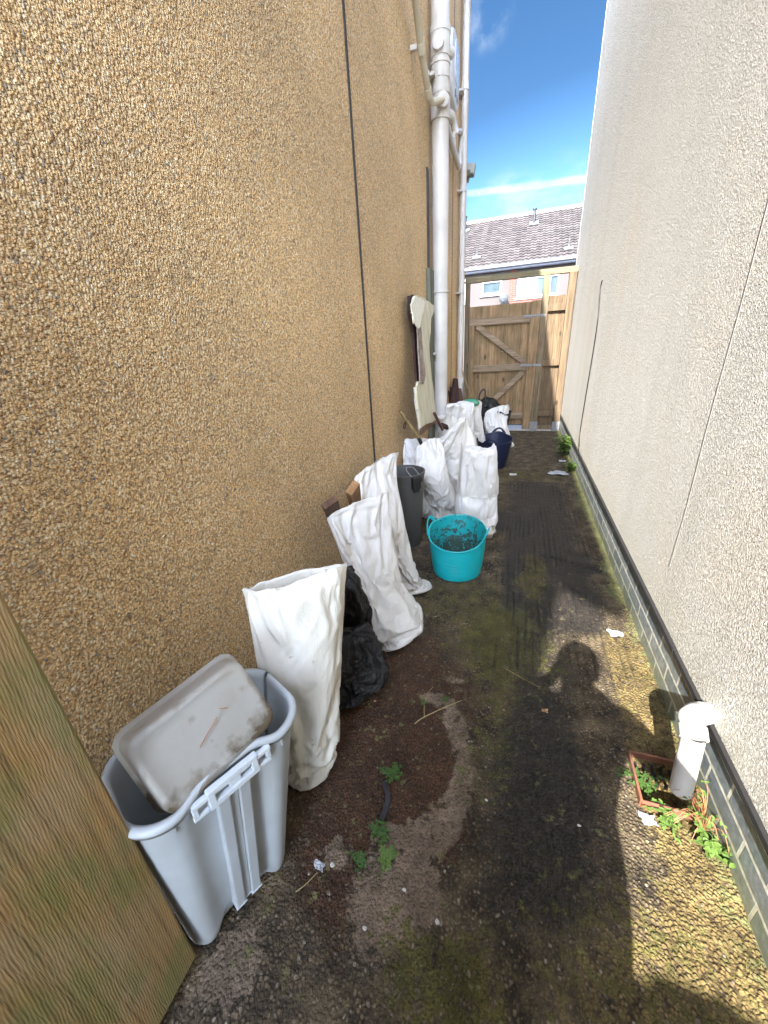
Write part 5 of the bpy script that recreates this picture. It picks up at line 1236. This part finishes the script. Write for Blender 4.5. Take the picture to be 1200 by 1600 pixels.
# loose grit: nobody could count it
def grit():
    r = np.random.RandomState(3); V = []; Fc = []
    ico = [(0,0,1),(.894,0,.447),(.276,.851,.447),(-.724,.526,.447),(-.724,-.526,.447),(.276,-.851,.447),(.724,.526,-.447),(-.276,.851,-.447),(-.894,0,-.447),(-.276,-.851,-.447),(.724,-.526,-.447),(0,0,-1)]
    fi = [(0,1,2),(0,2,3),(0,3,4),(0,4,5),(0,5,1),(1,6,2),(2,7,3),(3,8,4),(4,9,5),(5,10,1),(2,6,7),(3,7,8),(4,8,9),(5,9,10),(1,10,6),(6,11,7),(7,11,8),(8,11,9),(9,11,10),(10,11,6)]
    n_ = 5200; xs = r.uniform(-.9, .69, n_); ys = .15 + 3.2 * r.uniform(0, 1, n_) ** 1.8
    dens = fbm(P3, xs * 4, ys * 4, 8, 3); zs, at = ground_z(xs, ys); keep = (r.uniform(-.3, .5, n_) < dens + .15 * (xs > .45) + .15 * (ys < .7) - .15 * at['wet']) & (zs > -.05)
    ms = []
    for x, y, z in zip(xs[keep], ys[keep], zs[keep]):
        s = .0014 + .0042 * r.rand() ** 3.2; sc = np.array([s * r.uniform(.8, 1.7), s * r.uniform(.8, 1.4), s * .6]); a = r.uniform(0, 6.28); c, q = math.cos(a), math.sin(a)
        b0 = len(V)
        for v in ico:
            p = np.array(v) * sc * r.uniform(.8, 1.2, 3); V.append((x + p[0] * c - p[1] * q, y + p[0] * q + p[1] * c, z + p[2] + s * .2))
        Fc.extend([tuple(b0 + i for i in f) for f in fi])
    t = NT('grit'); c_ = t.ramp(t.noise(45, 1, vec=t.co), [(.25, (.03, .022, .015)), (.5, (.09, .066, .042)), (.68, (.14, .11, .075)), (.82, (.42, .38, .32))]); m_ = t.done(c_, .7)
    o = mesh('gravel', V, Fc, m_, None, False); tag(o, kind='stuff', label='loose grit and small stones scattered over the alley floor', cat='gravel')
grit()
# moss tufts along the plinth and in the cracks
def moss():
    r = np.random.RandomState(5); V = []; Fc = []
    n_ = 5200; xs = np.concatenate([r.uniform(-.35, .45, n_ // 2), WX - np.abs(r.normal(0, .03, n_ // 2))]); ys = np.concatenate([r.uniform(.3, 3., n_ // 2), r.uniform(.5, 6.5, n_ // 2)])
    zs, at = ground_z(xs, ys); k = fbm(P2, xs * 9, ys * 9, 4, 3); keep = ((at['moss'] > .35) & (k > .12)) | ((xs > .6) & (k > .05) & (zs > -.05)); xs, ys, zs = xs[keep], ys[keep], zs[keep]
    for x, y, z in zip(xs, ys, zs):
        for _ in range(4):
            a = r.uniform(0, 6.28); L = r.uniform(.003, .009); w = .0012; dx, dy = math.cos(a), math.sin(a); x_, y_ = x + r.normal(0, .004), y + r.normal(0, .004)
            x_ = min(x_, WX - .012); b0 = len(V); V += [(x_ - dy * w, y_ + dx * w, z), (x_ + dy * w, y_ - dx * w, z), (x_ + dx * L * .6, y_ + dy * L * .6, z + L * .8)]; Fc.append((b0, b0 + 1, b0 + 2))
    o = mesh('moss', V, Fc, m_leaf('moss', (.03, .04, .008), (.16, .16, .04)), None, False); tag(o, kind='stuff', label='low moss along the foot of the plinth and on the path', cat='moss')
moss()

# ================================================================== the photographer (casts the shadow on the path)
def person():
    import bmesh
    hx_, hy_ = .03, -.26
    J = {'pel': (.02, hy_ - .02, .93, .16), 'wst': (.02, hy_ - .02, 1.08, .16), 'chs': (.02, hy_, 1.28, .17), 'nck0': (.02, hy_, 1.43, .075), 'nck': (.02, hy_ + .01, 1.49, .055), 'hd0': (.02, hy_ + .02, 1.56, .078), 'hd1': (.02, hy_ + .02, 1.64, .092), 'hd2': (.02, hy_ + .01, 1.71, .068)}
    for s, k in ((-1, 'l'), (1, 'r')):
        J.update({'sh' + k: (.02 + s * .19, hy_, 1.40, .072), 'el' + k: (.02 + s * .37, hy_ + .05, 1.17, .058), 'wr' + k: (.02 + s * .07, -.09, 1.40, .029), 'hp' + k: (.02 + s * .11, hy_ - .02, .86, .125), 'kn' + k: (.02 + s * .095, hy_, .49, .09), 'an' + k: (.02 + s * .08, hy_ - .03, .09, .05), 'to' + k: (.02 + s * .10, hy_ + .12, .045, .036)})
    E_ = [('pel', 'wst'), ('wst', 'chs'), ('chs', 'nck0'), ('nck0', 'nck'), ('nck', 'hd0'), ('hd0', 'hd1'), ('hd1', 'hd2')]
    for k in 'lr': E_ += [('chs', 'sh' + k), ('sh' + k, 'el' + k), ('el' + k, 'wr' + k), ('pel', 'hp' + k), ('hp' + k, 'kn' + k), ('kn' + k, 'an' + k), ('an' + k, 'to' + k)]
    for s, k in ((-1, 'l'), (1, 'r')):
        w = J['wr' + k]; palm = (w[0] - s * .012, w[1] + .02, w[2] + .055, .024); J['pa' + k] = palm; E_.append(('wr' + k, 'pa' + k))
        for i in range(4):
            a_ = (palm[0] - s * .006, palm[1] + .022 - i * .002, palm[2] + .028 - i * .018, .0085); b_ = (palm[0] - s * .03, palm[1] + .034 , a_[2] + .004, .0075); c_ = (palm[0] - s * .045, palm[1] + .026, a_[2] + .004, .0065)
            for n2, q in (('a', a_), ('b', b_), ('c', c_)): J[f'f{i}{n2}{k}'] = q
            E_ += [('pa' + k, f'f{i}a{k}'), (f'f{i}a{k}', f'f{i}b{k}'), (f'f{i}b{k}', f'f{i}c{k}')]
        t1 = (palm[0] - s * .022, palm[1] - .012, palm[2] + .01, .0095); t2 = (palm[0] - s * .042, palm[1] - .008, palm[2] + .03, .008); J['t1' + k] = t1; J['t2' + k] = t2; E_ += [('pa' + k, 't1' + k), ('t1' + k, 't2' + k)]
    keys = list(J); me = bpy.data.meshes.new('person'); me.from_pydata([J[k][:3] for k in keys], [(keys.index(a), keys.index(b)) for a, b in E_], [])
    o = bpy.data.objects.new('person', me); COL.objects.link(o)
    sk = o.modifiers.new('skin', 'SKIN'); sk.use_smooth_shade = True
    for i, k in enumerate(keys):
        v = me.skin_vertices[0].data[i]; r_ = J[k][3]; v.radius = (r_, r_ * (.8 if k in ('chs', 'wst', 'pel') else 1)); v.use_root = (k == 'pel')
    ss = o.modifiers.new('sub', 'SUBSURF'); ss.levels = 2; ss.render_levels = 2
    me.materials.append(m_plain('dark_blue_clothing', (.03, .04, .07), .85, .15))
    tag(o, 'standing person in dark clothes holding a phone up with both hands, behind the camera', 'person')
    b = MB(); 
    V = []; 
    for i in range(11):
        f_ = i / 10
        for k in range(24):
            a = 2 * math.pi * k / 24; r_ = math.sin(f_ * math.pi * .5 + .02); V.append((.02 + .10 * r_ * math.cos(a), hy_ + .005 + .112 * r_ * math.sin(a), 1.63 + .135 * math.cos(f_ * math.pi * .5)))
    b.add(V, [(i*24+k, i*24+(k+1)%24, (i+1)*24+(k+1)%24, (i+1)*24+k) for i in range(10) for k in range(24)] + [tuple(range(24))]); b.build('hair', M['darkwood'], o, True)
    b = MB(); b.box((.02, -.046, 1.485), (.075, .009, .155)); tag(b.build('phone', M['dark'], None, bevel=.003), 'black phone held upright in front of the standing person', 'phone')
person()
